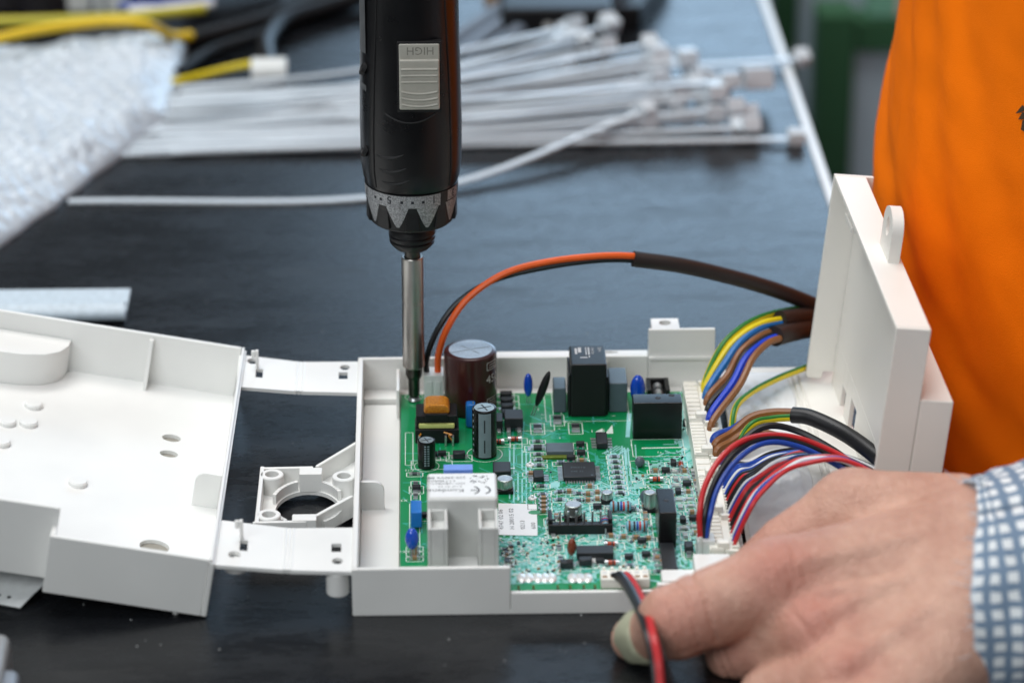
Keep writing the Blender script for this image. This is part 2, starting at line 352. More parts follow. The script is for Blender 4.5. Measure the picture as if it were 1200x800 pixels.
t = MB(); t.box(b.x + .3, 700, 1216, 1224, -1120, P(1030, 64, y=1200).z - .4, bev=1); part('panel', t, greyp, rk)
t = MB(); t.box(P(938, 0, y=1300).x, 700, 1310, 1316, -1120, 30, bev=1); part('panel', t, greyp, rk)
t = MB(); a = P(1012, 10, y=1230); t.box(a.x, a.x + 26, 1206, 1234, P(1030, 26, y=1200).z + .3, 10, bev=3); solo('parts_bin', t, M('mint_plastic', (120, 176, 150), .5), 'pale mint green bin standing on the green rack beam', 'bin')
t = MB(); a = P(1042, 10, y=1230); t.box(a.x, a.x + 50, 1206, 1236, P(1030, 26, y=1200).z + .3, 20, bev=3); solo('carton', t, M('beige_card', (206, 186, 172), .7), 'beige carton standing on the green rack beam', 'carton')

# ------------------------------------------------------------------ housing
hs = thing('plastic_housing', 'open white plastic housing with hinged covers to its left and right', 'housing', (90, 110, 0))
t = MB()
t.box(.1, 180.9, .1, 227.9, 0, 2.5, bev=.6)                                  # floor
t.box(0, 2.6, 2.7, 225.3, .4, 24, bev=.6)                                   # left wall
t.box(0.02, 71.5, 0, 2.6, .3, 24, bev=.7)                                   # front wall, tall part
t.box(71.6, 137.5, .05, 2.55, .3, 11, bev=.6)                               # front wall, low part
t.box(137.6, 181, 0, 2.6, .3, 14.5, bev=.7)
t.box(178.4, 181, 2.7, 225.3, .4, 9, bev=.6)                                # right wall
t.box(0, 147, 225.4, 228, .3, 24, bev=.7)                                   # back wall
t.box(147.1, 181, 225.4, 228, .3, 38.5, bev=.7)
t.box(147.3, 180, 223.6, 225.3, 22, 24, bev=.5)
t.box(2.8, 178, 214, 225.3, 2, 7, bev=.5)                                   # ledge behind the board
t.box(19.4, 21, 196, 222, 2.2, 20, bev=.4)
t.box(3, 21, 3, 213, 2.2, 4.2, bev=.3)
part('tray', t, plastic, hs)
t = MB(); t.plate([(149, 228.05), (149, 240), (163, 240), (163, 228.05)], [circle(156, 234.6, 3.1)], 24, 38.2); part('lug', t, plastic, hs)
t = MB(); t.plate([(70, 228.05), (147, 228.05), (147, 233), (70, 233)], [circle(127, 230.8, 5.5, 1.2)], 20, 23.8); part('rim_flange', t, plastic, hs)
def rib(x0, x1, y, z0, z1, side, mat, name='rib', X=None, p=hs):
    w_, h_ = x1 - x0, z1 - z0; r = min(5, w_ * .5); pts = [(x0, z0), (x1, z0)]
    if side > 0: pts += [(x1 - r + r * math.cos(a), z1 - r + r * math.sin(a)) for a in (0, .4, .8, 1.2, 1.57)] + [(x0, z1)]
    else: pts += [(x1, z1)] + [(x0 + r - r * math.sin(a), z1 - r + r * math.cos(a)) for a in (0, .4, .8, 1.2, 1.57)]
    Y = Matrix(((1, 0, 0, 0), (0, 0, -1, y), (0, 1, 0, 0), (0, 0, 0, 1)))
    t = MB(); t.prism(pts, 0, 2.2, bev=.3, X=(X @ Y) if X else Y); return part(name, t, mat, p)
rib(2.65, 14, 99, 2.2, 19, 1, plastic)
rib(124, 126.5, 225.2, 7, 22, 1, plastic)
# clip at the right front corner
t = MB(); t.box(140, 160, 2.9, 14, 2, 15, bev=1.2); t.box(155, 172, 3, 20, 2, 19.5, bev=1); part('corner_clip', t, plastic, hs)
# straps with living hinges
def strap(y0, y1):
    f = lambda p: Vector((p.x, p.y, p.z + (0.095 * max(0, -29 - p.x)) + (.02 * max(0, -p.x))))
    t = MB(); ym = y0 + (y1 - y0) * .5
    t.plate([(-27.5, y0), (0 - .05, y0 - 1), (0 - .05, y1), (-27.5, y1 - 1)], [rect(-9.5, -5, ym - 3, ym + 5), circle(-6.5, y0 + (y1 - y0) * (.22 if y0 < 100 else .8), 2.5, 3)], 20.6, 22.4)
    xl_ = -64 if y0 < 100 else -60
    t.plate([(xl_, y0 - 1), (-30.5, y0), (-30.5, y1 - 1), (xl_, y1 + 1)], [rect(-51, -47.4, ym - 6, ym + 4), circle(-53, y0 + (y1 - y0) * (.25 if y0 < 100 else .85), 2.8, 3.4)], 20.6, 22.4)
    for x in (-30.7, -29, -27.3): t.tube([(x, y0 + .3, 21.6), (x, y1 - 1.2, 21.6)], 1.15, 8)
    t.warp(f); st = part('hinge_strap', t, plastic, hs)
    t = MB(); t.box(-51.2, -49.6, ym + 4.2, ym + 6.6, 23.5, 35, bev=.4); t.box(-53.2, -51.3, ym + 4.4, ym + 6.4, 31, 34.8, bev=.4); part('snap_hook', t, plastic, st)
    return st
st1 = strap(190, 226); st2 = strap(2, 44)
t = MB(); t.cyl((-6.5, 6.5), 5.2, 8.5, 20.5, 20, bev=.8); part('boss', t, plastic, hs)
t = MB(); t.cyl((-52, 12), 6.2, 18.6, 23.2, 20, bev=.8); part('boss', t, plastic, hs)
# motor bracket on the left side
br = [(-46.5, 66), (-22, 66.5), (-.1, 93), (-.1, 152), (-20, 125), (-46, 124.5)]
t = MB(); t.plate(br, [circle(-22.5, 95, 15.5, 21, 32)], 3, 5)
for i in range(len(br)):
    p, q = Vector(br[i]), Vector(br[(i + 1) % len(br)])
    if abs(p.x + .1) < .1 and abs(q.x + .1) < .1: continue
    d = (q - p); L_ = d.length; an = math.atan2(d.y, d.x); X = Matrix.Translation((p.x, p.y, 0)) @ Matrix.Rotation(an, 4, 'Z')
    t.box(-.8 if i not in (1, 4) else .4, L_ - .1 - (.4 if i in (1, 3) else 0), .05, 2.1, 2.8, 14 + .02 * i, bev=.6, X=X)
bk = part('motor_bracket', t, plastic, hs)
for (x, y) in ((-40, 116.5), (-40, 74.5), (-5.5, 114)):
    t = MB()
    t.lathe([(5.6, 3.5), (5.6, 13.6), (5.2, 14.1), (3.4, 14.1), (3.1, 13.7), (3.1, 5.2)], (x, y, 0), 24)
    t.lathe([(3.05, 5.2), (0.001, 5.2)], (x, y, 0), 24)
    part('screw_boss', t, plastic, bk)
t = MB()
for k in range(33):
    a = 2 * math.pi * k / 32
ring = [(-22.5 + 15.6 * math.cos(2 * math.pi * k / 40), 95 + 21.2 * math.sin(2 * math.pi * k / 40)) for k in range(40)]
for a0, a1 in ((.5, 1.3), (1.9, 2.8), (3.6, 4.1), (5.2, 6.1)):
    pts = [(-22.5 + 17 * math.cos(a0 + (a1 - a0) * k / 8), 95 + 22.8 * math.sin(a0 + (a1 - a0) * k / 8)) for k in range(9)]
    for k in range(8):
        p, q = Vector(pts[k]), Vector(pts[k + 1]); d = q - p; X = Matrix.Translation((p.x, p.y, 0)) @ Matrix.Rotation(math.atan2(d.y, d.x), 4, 'Z'); t.box(-.1, d.length + .1, -.9, .9, 4.5, 10, bev=0, X=X)
part('collar', t, plastic, bk)
t = MB(); t.box(-27, -16, 115, 122.3, 4.6, 14.6, bev=.6); part('snap_block', t, plastic, bk); t = MB(); t.box(-29, -17.5, 67, 73.6, 4.6, 14.6, bev=.6); part('snap_block', t, plastic, bk)

# left cover, tilted on its hinge
ca, sa = math.cos(R(10)), math.sin(R(10))
XC = Matrix.Translation((-65.9, 0, .6)) @ Matrix.Rotation(R(-1.2), 4, 'Z') @ Matrix(((ca, 0, sa, 0), (0, 1, 0, 0), (-sa, 0, ca, 0), (0, 0, 0, 1)))
def chit(px, py):
    'where a sight line meets the floor of the tilted cover, in the cover frame'
    o_ = Vector(CAM); d_ = P(px, py, z=0) - o_; n_ = XC.to_3x3() @ Vector((0, 0, 1)); q_ = XC @ Vector((0, 0, 2.2)); l_ = XC.inverted() @ (o_ + d_ * ((q_ - o_).dot(n_) / d_.dot(n_))); return l_.x, l_.y
t = MB(); fx = -300; H = 29
t.plate([(fx, 13), (-72, 13), (-72, .6), (-.6, .6), (-.6, 229.4), (fx, 229.4)],
        [circle(*chit(201, 513), 4.7, 3.9), circle(*chit(198, 531.5), 4.5, 3.6), circle(*chit(181, 640), 7, 6.5)], .1, 2.2, X=XC)
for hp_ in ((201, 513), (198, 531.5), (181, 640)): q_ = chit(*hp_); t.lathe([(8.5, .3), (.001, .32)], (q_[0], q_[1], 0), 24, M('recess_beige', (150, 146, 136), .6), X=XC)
t.box(-74.6, -2.7, 0, 2.6, .05, H, bev=.6, X=XC)
t.box(-74.5, -72, 2.65, 10.2, .2, H + .05, bev=.5, X=XC)
t.box(fx, -72.2, 10.3, 12.9, 1.5, H + 9, bev=.6, X=XC); t.box(-74.55, -72.15, 10.25, 12.95, H - .5, H + 8.9, bev=.4, X=XC)
t.box(fx, -2.7, 227.2, 229.8, .05, H, bev=.6, X=XC)
t.box(-2.6, 0, 0, 230, 0, H - 1.5, bev=.6, X=XC); t.box(-2.5, -1.2, .6, 229.5, H - 1.6, H, bev=.3, X=XC)
cv = part('left_cover', t, plastic, hs, 'shallow tilted cover with buttons on its inner face')
cv.name = 'cover'; WP['cover'] = WP['left_cover']
t = MB(); h = [(-88, 227.1), (-88.5, 219), (-92, 211), (-99, 205), (-110, 201.5), (-126, 200), (-190, 200), (-190, 227.1)]
t.prism(h, 2.1, 19.5, bev=.6, X=XC); part('raised_boss', t, plastic, cv)
rb = rib(-15, -2.7, 104, 2, 20, -1, plastic, 'rib', XC, cv)
t = MB(); t.prism([(0, 0), (10, 0), (2.5, 25), (0, 25)], 0, 2, bev=.3, X=XC @ Matrix(((0, 0, 1, -49), (-1, 0, 0, 227.1), (0, 1, 0, 2), (0, 0, 0, 1)))); part('rib', t, plastic, cv)
for (px, py) in ((39, 476), (33, 497), (8, 496), (1, 520), (91, 567), (-2, 590)):
    # where the sight line meets the tilted floor
    o_ = Vector(CAM); d_ = P(px, py, z=0) - o_; n_ = XC.to_3x3() @ Vector((0, 0, 1)); q_ = XC @ Vector((0, 0, 2.2)); hit = o_ + d_ * ((q_ - o_).dot(n_) / d_.dot(n_)); l_ = XC.inverted() @ hit
    t = MB(); t.lathe([(4.6, 2.1), (4.6, 3.8), (4, 4.5), (.001, 4.6)], (l_.x, l_.y, 0), 20, X=XC); part('button', t, plastic, cv)
t = MB(); t.cyl((-14, 3), 1.5, -3.2, .2, 10, X=XC @ Matrix.Translation((0, 2, 0)), bev=.2); part('peg', t, plastic, cv)

# right flap and upright cover
t = MB(); t.prism([(182, 2), (252, 2), (252, 40), (243, 238), (229, 243), (192, 243), (185, 238)], 7.0, 8.8, bev=.3)
for x0, x1 in ((187, 189), (190.6, 192.4), (219.5, 228), (222.5, 231)):
    t.tube([(x0 + 10, 4, 8.9), (x0 + 2, 238, 8.9)] if x0 > 200 else [(x0, 4, 8.9), (x0 + 3, 238, 8.9)], .9, 8)
part('flap', t, lidplastic, hs)
XL = Matrix.Translation((227.2, 225.4, 12)) @ Matrix.Rotation(R(2.5), 4, 'Z') @ Matrix(((.9953, 0, .097, 0), (0, 1, 0, 0), (-.097, 0, .9953, 0), (0, 0, 0, 1)))
t = MB(); HL = 111; LD = -187
Yb = Matrix(((1, 0, 0, 0), (0, 0, -1, 0), (0, 1, 0, 0), (0, 0, 0, 1)))
t.prism([(0, 2), (1, 0), (8, 0), (8.6, 4), (20, 4), (20, HL), (0, HL)], 0, 2.4, bev=.5, X=XL @ Yb)                     # back wall
t.box(0, 16, LD, LD + 2.5, -3, HL - .02, bev=.6, X=XL)                                                             # front wall
t.box(.05, 16, LD + 2.6, -2.6, HL - 2.6, HL, bev=.5, X=XL)                                                             # top wall
t.box(13.6, 16, LD + 2.6, -2.6, 22, HL - 2.7, bev=.3, X=XL)                                                       # inner panel
t.box(13.6, 16, LD + 2.6, -70, -2, 21.95, bev=.3, X=XL); t.box(13.6, 16, -54, -41, -2, 21.95, bev=.3, X=XL); t.box(13.6, 16, -69.9, -54.1, 14, 21.95, bev=.3, X=XL); t.box(13.6, 16, -30, -2.6, -2, 21.95, bev=.3, X=XL); t.box(13.6, 16, -40.9, -30.1, 10, 21.95, bev=.3, X=XL)
t.box(16.1, 31.5, LD + .1, -84, -3, 76, bev=.8, X=XL)                                                                # deeper outer box
rc = part('right_cover', t, lidplastic, hs, 'upright cover standing on the right flap'); rc.name = 'cover'; WP[rc.name] = WP['right_cover']
t = MB(); zz = [(-11.5, 0), (11.5, 0)] + [(11.5 * math.cos(a), 14 + 10 * math.sin(a)) for a in np.linspace(0, math.pi, 13)]
t.plate(zz, [circle(0, 14.5, 3.6, 4.6)], 0, 5.5, X=XL @ Matrix(((0, 0, 1, 8.5), (1, 0, 0, -100), (0, 1, 0, HL - .6), (0, 0, 0, 1)))); part('lug', t, lidplastic, rc)
t = MB(); t.box(12.6, 13.5, -172, -72, 88, 101, bev=.3, X=XL); part('window', t, M('window_strip', (120, 134, 140), .15, trans=.2), rc)
t = MB(); t.box(3, 13.4, -46, -26, 98, 101, bev=.4, X=XL); t.box(10, 13.4, -100, -98, 94, 108, bev=.3, X=XL); t.box(9, 13.4, -176, -174, 20, 60, bev=.4, X=XL); part('rib', t, lidplastic, rc)

# ------------------------------------------------------------------ circuit board
ZB = 10.
pb = thing('circuit_board', 'green circuit board crowded with components, lying in the white tray', 'circuit board', (98, 110, 2.6))
XR = 178
notch = []
def pxx(px, py): return P(px, py, z=ZB).x
poly = [(21.5, 4.2), (pxx(604, 690), 4.2)]
for nx in (607.5, 625, 653.5, 668, 684, 697):
    x = pxx(nx, 685); poly += [(x - .5, 4.2), (x - .5, 9), (x + .5, 9), (x + .5, 4.2)]
poly += [(XR, 4.2), (XR, 212.5), (21.5, 212.5)]
t = MB(); t.plate(poly, [circle(28, 205, 2.2, 2.2, 16)], ZB - 1.8, ZB - .05, fibre); part('substrate', t, fibre, pb)
t = MB(); t.plate(poly, [circle(28, 205, 2.4, 2.4, 16)], ZB - .045, ZB, pcbm); part('solder_mask', t, pcbm, pb)
# pads under the board that carry it
t = MB()
for x, y in ((28, 205), (170, 205), (28, 12), (150, 40), (100, 120)): t.cyl((x, y), 4, 2.45, ZB - 1.85, 12)
part('standoff', t, plastic, hs)
def B(px, py): q = P(px, py, z=ZB); return Vector((q.x, q.y))
tr = MB(); th = MB(); sk = MB(); sd = MB(); pour = MB()
def line2(mb, pts, wd, z, mat=None):
    pts = [Vector((p[0], p[1])) for p in pts]
    for i in range(len(pts) - 1):
        a, b = pts[i], pts[i + 1]; d = b - a
        if d.length < 1e-6: continue
        n = Vector((-d.y, d.x)).normalized() * wd / 2; e = d.normalized() * wd * .35
        mb.add([(*(a - e - n), z), (*(b + e - n), z), (*(b + e + n), z), (*(a - e + n), z)], [(0, 1, 2, 3)], mat)
def frame2(mb, x0, x1, y0, y1, z, wd=.45): line2(mb, [(x0, y0), (x1, y0), (x1, y1), (x0, y1), (x0, y0)], wd, z)
rnd = random.Random(3)
def poly2(mb, pts, z): mb.add([(*B(*p), z) for p in pts], [tuple(range(len(pts)))[::-1]])
# copper pours, then pale cyan patches that paint in glare on the mask
for pl in ([(590, 510), (668, 505), (668, 530), (590, 535)], [(756, 520), (796, 520), (800, 555), (756, 555)], [(500, 470), (545, 470), (545, 520), (505, 520)], [(625, 467), (652, 467), (652, 500), (622, 500)]): poly2(pour, pl, ZB + .02)
for pl in ([(735, 484), (740, 484), (738, 512), (733, 512)], [(800, 492), (806, 488), (812, 520), (798, 540)], [(743, 556), (757, 556), (757, 570), (745, 570)], [(797, 532), (812, 528), (822, 545), (800, 545)], [(712, 532), (722, 530), (726, 542), (714, 545)],
           [(790, 480), (803, 478), (806, 500), (800, 505)], [(690, 612), (700, 612), (702, 640), (690, 640)], [(645, 565), (656, 563), (656, 570), (645, 572)]): poly2(th, pl, ZB + .045)
# trace bundles
def bundle(p0, p1, n, gap, mb, wd=.75, jog=True):
    a, b = B(*p0), B(*p1); d = b - a; nn = Vector((-d.y, d.x)).normalized()
    for i in range(n):
        o = nn * gap * (i - n / 2); j = rnd.uniform(.3, .7); s = nn * rnd.choice([-2, 0, 2]) * (1 if jog else 0)
        m_ = a + d * j; line2(mb, [a + o + d * rnd.uniform(0, .12), m_ + o, m_ + d.normalized() * abs(s.length) + o + s, b + o + s - d * rnd.uniform(0, .12)], wd, ZB + .04 + .002 * (i % 5))
for p0, p1, n, g in (((607, 590), (607, 520), 6, 2), ((600, 530), (604, 490), 3, 3), ((733, 585), (728, 520), 8, 1.7), ((732, 525), (715, 535), 6, 1.5), ((645, 510), (664, 510), 6, 1.2), ((660, 575), (705, 572), 5, 1.6), ((700, 560), (726, 545), 5, 1.8),
                     ((740, 560), (745, 600), 5, 1.8), ((640, 580), (655, 610), 4, 2), ((760, 545), (790, 545), 4, 1.6), ((720, 610), (770, 606), 5, 2), ((700, 645), (755, 640), 5, 2.2), ((655, 660), (720, 655), 4, 2), ((590, 640), (640, 640), 5, 2.4), ((600, 660), (690, 664), 4, 2.4),
                     ((800, 500), (806, 470), 4, 1.8), ((640, 600), (662, 595), 4, 2), ((800, 560), (820, 640), 4, 2.2), ((745, 590), (762, 640), 4, 2.2)):
    bundle(p0, p1, n, g, th if rnd.random() < .55 else tr)
def randtraces(x0, x1, y0, y1, n, mb, lw=(.5, 1.3), ll=(3, 13)):
    for _ in range(n):
        p = Vector((rnd.uniform(x0, x1), rnd.uniform(y0, y1))); pts = [p]; an = rnd.choice([0, 45, 90, 135, 180, 225, 270, 315])
        for k in range(rnd.choice([1, 2, 2, 3])):
            p = p + Vector((math.cos(R(an)), math.sin(R(an)))) * rnd.uniform(*ll); p = Vector((min(max(p.x, 23), 176), min(max(p.y, 11), 211))); pts.append(p); an += rnd.choice([-45, 45])
        line2(mb, pts, rnd.uniform(*lw), ZB + .04 + rnd.random() * .012)
g = lambda a, b, c, d: (B(a, d).x, B(c, d).x, B(a, d).y, B(a, b).y)
randtraces(*g(590, 628, 690, 680), 170, th, (.5, 1.5)); randtraces(*g(590, 628, 690, 680), 120, tr)
randtraces(*g(690, 570, 770, 670), 190, th, (.6, 1.6)); randtraces(*g(690, 570, 770, 670), 160, tr)
randtraces(*g(790, 535, 826, 675), 170, th, (.6, 2), (2, 7)); randtraces(*g(785, 535, 826, 675), 120, tr, (.4, 1.2), (2, 8))
randtraces(*g(600, 540, 735, 600), 150, tr, (.4, .9), (3, 11)); randtraces(*g(640, 565, 735, 625), 90, th, (.4, .9), (2, 9))
randtraces(*g(600, 470, 735, 540), 26, tr, (.4, .9)); randtraces(*g(474, 500, 520, 660), 26, tr, (.4, .9))
randtraces(*g(797, 465, 812, 535), 46, th, (.6, 1.4), (2, 7))
# library of small parts, shared meshes
def lib(name, build):
    mb = MB(); build(mb); vs = np.array(mb.v) * S * .84; me = bpy.data.meshes.new(name); me.from_pydata(vs.tolist(), [], mb.f)
    for q in mb.mats: me.materials.append(q)
    me.polygons.foreach_set('material_index', mb.mi); me.polygons.foreach_set('use_smooth', [True] * len(me.polygons)); me.update(); me.set_sharp_from_angle(angle=R(38)); return me
def chip(body, L_=4.2, w_=2.3, h_=1.5):
    def f(m):
        m.box(-L_ * .3, L_ * .3, -w_ / 2, w_ / 2, .1, h_, body, bev=0)
        for s_ in (-1, 1):
            m.box(s_ * L_ * .3 if s_ > 0 else -L_ / 2, L_ / 2 if s_ > 0 else -L_ * .3, -w_ / 2 - .05, w_ / 2 + .05, .05, h_ + .06, solder, bev=0)
            m.box(min(s_ * L_ * .45, s_ * L_ * .72), max(s_ * L_ * .45, s_ * L_ * .72), -w_ * .55, w_ * .55, .03, .35, solder, bev=0)
    return f
resm = M('resistor_body', (72, 78, 82), .4, noise_amt=.06)
LIB = dict(pale_chip=lib('pale_chip', chip(M('pale_chip_body', (176, 182, 178), .5), 4.2, 2.6, 1.3)), chip_resistor=lib('chip_resistor', chip(resm, 4.4, 2.5, 1.2)), chip_capacitor=lib('chip_capacitor', chip(tanc, 4.2, 2.4, 2.0)), grey_chip=lib('grey_chip', chip(greyfilm, 4.4, 2.6, 1.8)),
           large_resistor=lib('large_resistor', lambda m: (chip(chipblack, 8, 4.6, 1.8)(m))), )
def sot(m):
    m.box(-2.4, 2.4, -1.6, 1.6, .5, 3, chipblack, bev=.25, seg=1)
    for x, y in ((-1.6, -1), (1.6, -1), (0, 1)): m.box(x - .6, x + .6, y * 3.1 if y < 0 else 1.5, -1.5 if y < 0 else 3.1, .05, .8, solder, bev=0)
LIB['transistor'] = lib('transistor', sot)
def melf(m):
    X = Matrix.Rotation(R(90), 4, 'Y')
    m.lathe([(1.5, -2.2), (1.5, 2.2)], (0, 0, 0), 10, redglass, Matrix.Translation((0, 0, 1.6)) @ X)
    for s_ in (-1, 1): m.lathe([(1.6, -.9), (1.6, .9)], (0, 0, 0), 10, solder, Matrix.Translation((s_ * 3, 0, 1.6)) @ X)
    m.lathe([(1.55, -.4), (1.55, .4)], (0, 0, 0), 10, chipblack, Matrix.Translation((.6, 0, 1.6)) @ X)
LIB['glass_diode'] = lib('glass_diode', melf)
def diode(m):
    m.box(-3.6, 3.6, -2.4, 2.4, .6, 4.4, chipblack, bev=.5, seg=1)
    for s_ in (-1, 1): m.box(min(s_ * 3.5, s_ * 5), max(s_ * 3.5, s_ * 5), -1.4, 1.4, .05, 1.8, solder, bev=0)
LIB['power_diode'] = lib('power_diode', diode)
def smd(kind, px, py, rz=0, silkf=True):
    p = B(px, py); me = LIB[kind]; o = inst(me, kind, (p.x, p.y, ZB + .06), pb, rz)
    if silkf:
        d = me.vertices; hx = 3.9 if kind in ('chip_resistor', 'chip_capacitor', 'grey_chip', 'pale_chip') else (6.3 if kind != 'transistor' else 3.4); hy = 2.2 if hx < 4.5 else 3.4
        if kind == 'transistor': hy = 4
        if abs(math.sin(rz)) > .7: hx, hy = hy, hx
        frame2(sk, p.x - hx, p.x + hx, p.y - hy, p.y + hy, ZB + .07)
    return o
def row(kind, p0, p1, n, rz=0, **k):
    for i in range(n):
        f = i / max(1, n - 1); smd(kind, p0[0] + (p1[0] - p0[0]) * f, p0[1] + (p1[1] - p0[1]) * f, rz, **k)
V = R(90)
for i in range(4): smd('power_diode', 593 + i * .6, 467 + i * 7.2, 0)
smd('large_resistor', 653, 492.5, V); smd('large_resistor', 630, 502.5, V); smd('large_resistor', 674.5, 502, V)
smd('large_resistor', 630, 526, 0); smd('chip_resistor', 630, 518, 0); row('chip_resistor', (631, 533), (632, 546), 3); smd('chip_capacitor', 622, 556, 0)
row('chip_resistor', (635, 570), (636, 580), 2); row('chip_capacitor', (637, 585), (637, 600), 4)
row('chip_resistor', (656, 577), (656, 586), 2); row('chip_capacitor', (667, 577), (667, 577), 1); row('chip_resistor', (678, 579), (678, 587), 2); row('chip_capacitor', (689, 580), (689, 587), 2); row('chip_capacitor', (700, 578), (700, 586), 2)
row('transistor', (680, 523), (681, 533), 2); smd('transistor', 669, 539); smd('chip_capacitor', 681.5, 541)
row('chip_resistor', (720, 536), (727, 578), 8); smd('grey_chip', 657, 543.5); smd('chip_capacitor', 691, 571)
smd('glass_diode', 603, 517); smd('glass_diode', 769, 564); smd('chip_capacitor', 768, 553); smd('glass_diode', 798, 548, V); smd('glass_diode', 583, 520)
for i in range(11):
    if i not in (7,): smd('transistor' if i % 4 == 0 else 'pale_chip', 789 + i * 1.4, 545 + i * 8.3, 0 if i % 2 else V)
for i in range(10): smd('transistor' if i % 5 == 2 else ('pale_chip' if i % 3 else 'chip_capacitor'), 802 + i * 1.5, 553 + i * 8.1)
for i in range(7): smd(['pale_chip', 'chip_resistor', 'chip_capacitor'][i % 3], 812 + i * 1.6, 553 + i * 6.5, V)
smd('transistor', 780, 553.5)
for i in range(4): smd('power_diode' if i == 0 else 'chip_resistor', 807 + i * .3, 645 + i * 5.5, V) if i < 2 else None
row('chip_resistor', (487, 568), (487, 582), 3, V); smd('transistor', 488, 574); row('chip_capacitor', (486, 643), (486, 655), 3)
smd('chip_resistor', 486, 556); smd('transistor', 518, 534, 0); smd('transistor', 508, 535); smd('power_diode', 538, 537, 0); smd('transistor', 497, 606)
smd('chip_resistor', 655, 642, V); smd('chip_resistor', 657, 655, V); smd('power_diode', 664, 665); smd('power_diode', 686, 662); smd('transistor', 702, 652); smd('transistor', 703, 660); smd('glass_diode', 716, 640); smd('glass_diode', 717, 662); smd('transistor', 737, 655, 0)
row('transistor', (752, 636), (757, 652), 2); row('chip_capacitor', (716, 629), (760, 632), 4); smd('chip_resistor', 772, 670, 0); smd('grey_chip', 738, 664)
smd('chip_capacitor', 770, 655); smd('chip_capacitor', 776, 660, V); row('chip_capacitor', (754, 588), (757, 612), 4, V); row('grey_chip', (718, 598), (742, 598), 2)
row('chip_resistor', (643, 612), (648, 626), 3, V); row('chip_capacitor', (652, 606), (658, 622), 2, V); smd('transistor', 700, 596)
row('grey_chip', (806, 478), (810, 505), 4, V)
for (px, py) in ((621, 545), (624, 584)):
    p = B(px, py); sd.lathe([(2.2, .02), (2, .6), (1, .8)], (p.x, p.y, ZB), 14); sd.lathe([(.8, .02), (.6, 1.8), (.001, 2)], (p.x, p.y, ZB), 8)
# dense field of tiny pads and chips, too small to pick apart
den = MB()
def field(a, b, c, d, n, s0, s1):
    x0, x1, y0, y1 = g(a, b, c, d)
    for _ in range(n):
        x, y = rnd.uniform(x0, x1), rnd.uniform(y0, y1); sx, sy = rnd.uniform(s0, s1), rnd.uniform(s0, s1); q = rnd.random()
        den.box(x - sx, x + sx, y - sy, y + sy, ZB + .06, ZB + (.2 if q < .86 else .9), solderw if q < .35 else (silk if q < .86 else (tanc if q < .91 else (greyfilm if q < .97 else chipblack))), bev=0)
field(588, 630, 658, 674, 190, .3, .75); field(690, 600, 768, 672, 80, .3, .7); field(792, 545, 826, 672, 60, .3, .7); field(600, 540, 735, 600, 60, .25, .55); field(740, 558, 790, 600, 40, .3, .8); field(640, 602, 690, 640, 60, .3, .8); field(592, 640, 602, 668, 60, .2, 1.3)
part('tiny_components', den, solder, pb, kind='stuff')
# silkscreen rectangles, rings and short marks
for (a, b, c, d) in ((475, 507, 484, 545), (482, 540, 530, 550), (598, 492, 612, 525), (605, 460, 650, 505), (640, 462, 738, 494), (742, 515, 803, 535), (740, 540, 762, 556), (664, 606, 702, 634), (771, 600, 792, 668), (480, 590, 492, 650), (757, 588, 772, 600), (704, 588, 720, 596), (735, 616, 760, 630)):
    x0, x1, y0, y1 = g(a, b, c, d); frame2(sk, x0, x1, y0, y1, ZB + .075, .4)
def ringmark(px, py, r):
    p = B(px, py); line2(sk, [(p.x + r * math.cos(a), p.y + r * math.sin(a)) for a in np.linspace(0, 2 * math.pi, 33)], .45, ZB + .08)
ringmark(568, 532, 8.6); ringmark(500, 546, 6); ringmark(485, 465, 4.4); ringmark(671, 606, 6)
line2(sk, [B(753, 525), B(800, 524), B(804, 526)], 1.2, ZB + .08)
for tx, px, py, sz in (('C4', 546, 545, 4), ('R21', 708, 506, 3), ('L1', 640, 489, 3), ('D7', 604, 499, 2.4), ('T2', 776, 529, 2.4), ('X3', 478, 585, 3), ('C12', 485, 550, 2.6), ('K1', 476, 645, 3)):
    p = B(px, py); sk.text(tx, sz, lambda u, v: (p.x - u, p.y - v, ZB + .08))
p0 = B(697, 505); sk.add([(p0.x, p0.y - 1, ZB + .08), (p0.x + 4, p0.y - 2, ZB + .08), (p0.x + 4, p0.y + 3, ZB + .08)], [(0, 1, 2)]); sk.add([(p0.x + 5, p0.y - 3, ZB + .08), (p0.x + 9, p0.y - 3, ZB + .08), (p0.x + 9, p0.y + 7, ZB + .08)], [(0, 1, 2)])
for i in range(70):
    a, b = rnd.uniform(600, 760), rnd.uniform(470, 670); p = B(a, b); an = rnd.choice([0, V]); l_ = rnd.uniform(.8, 3); line2(sk, [p, p + Vector((math.cos(an), math.sin(an))) * l_], .4, ZB + .074)
part('copper_pour', pour, pcbm2, pb, kind='stuff'); part('traces', tr, tracem, pb, kind='stuff'); part('traces', th, tracehl, pb, kind='stuff'); part('silkscreen', sk, silk, pb, kind='stuff')  # the second traces mesh carries the painted glare
for gx in ((611.5, 619.5), (630.5, 638.5, 646.5), (671, 679.5), (688.5,)):
    for a in gx: p = B(a, 677); sd.ball((p.x, p.y, ZB + .1), 2.4, 4.6, 1.0, solderw)
part('solder_joints', sd, solderw, pb, kind='stuff')

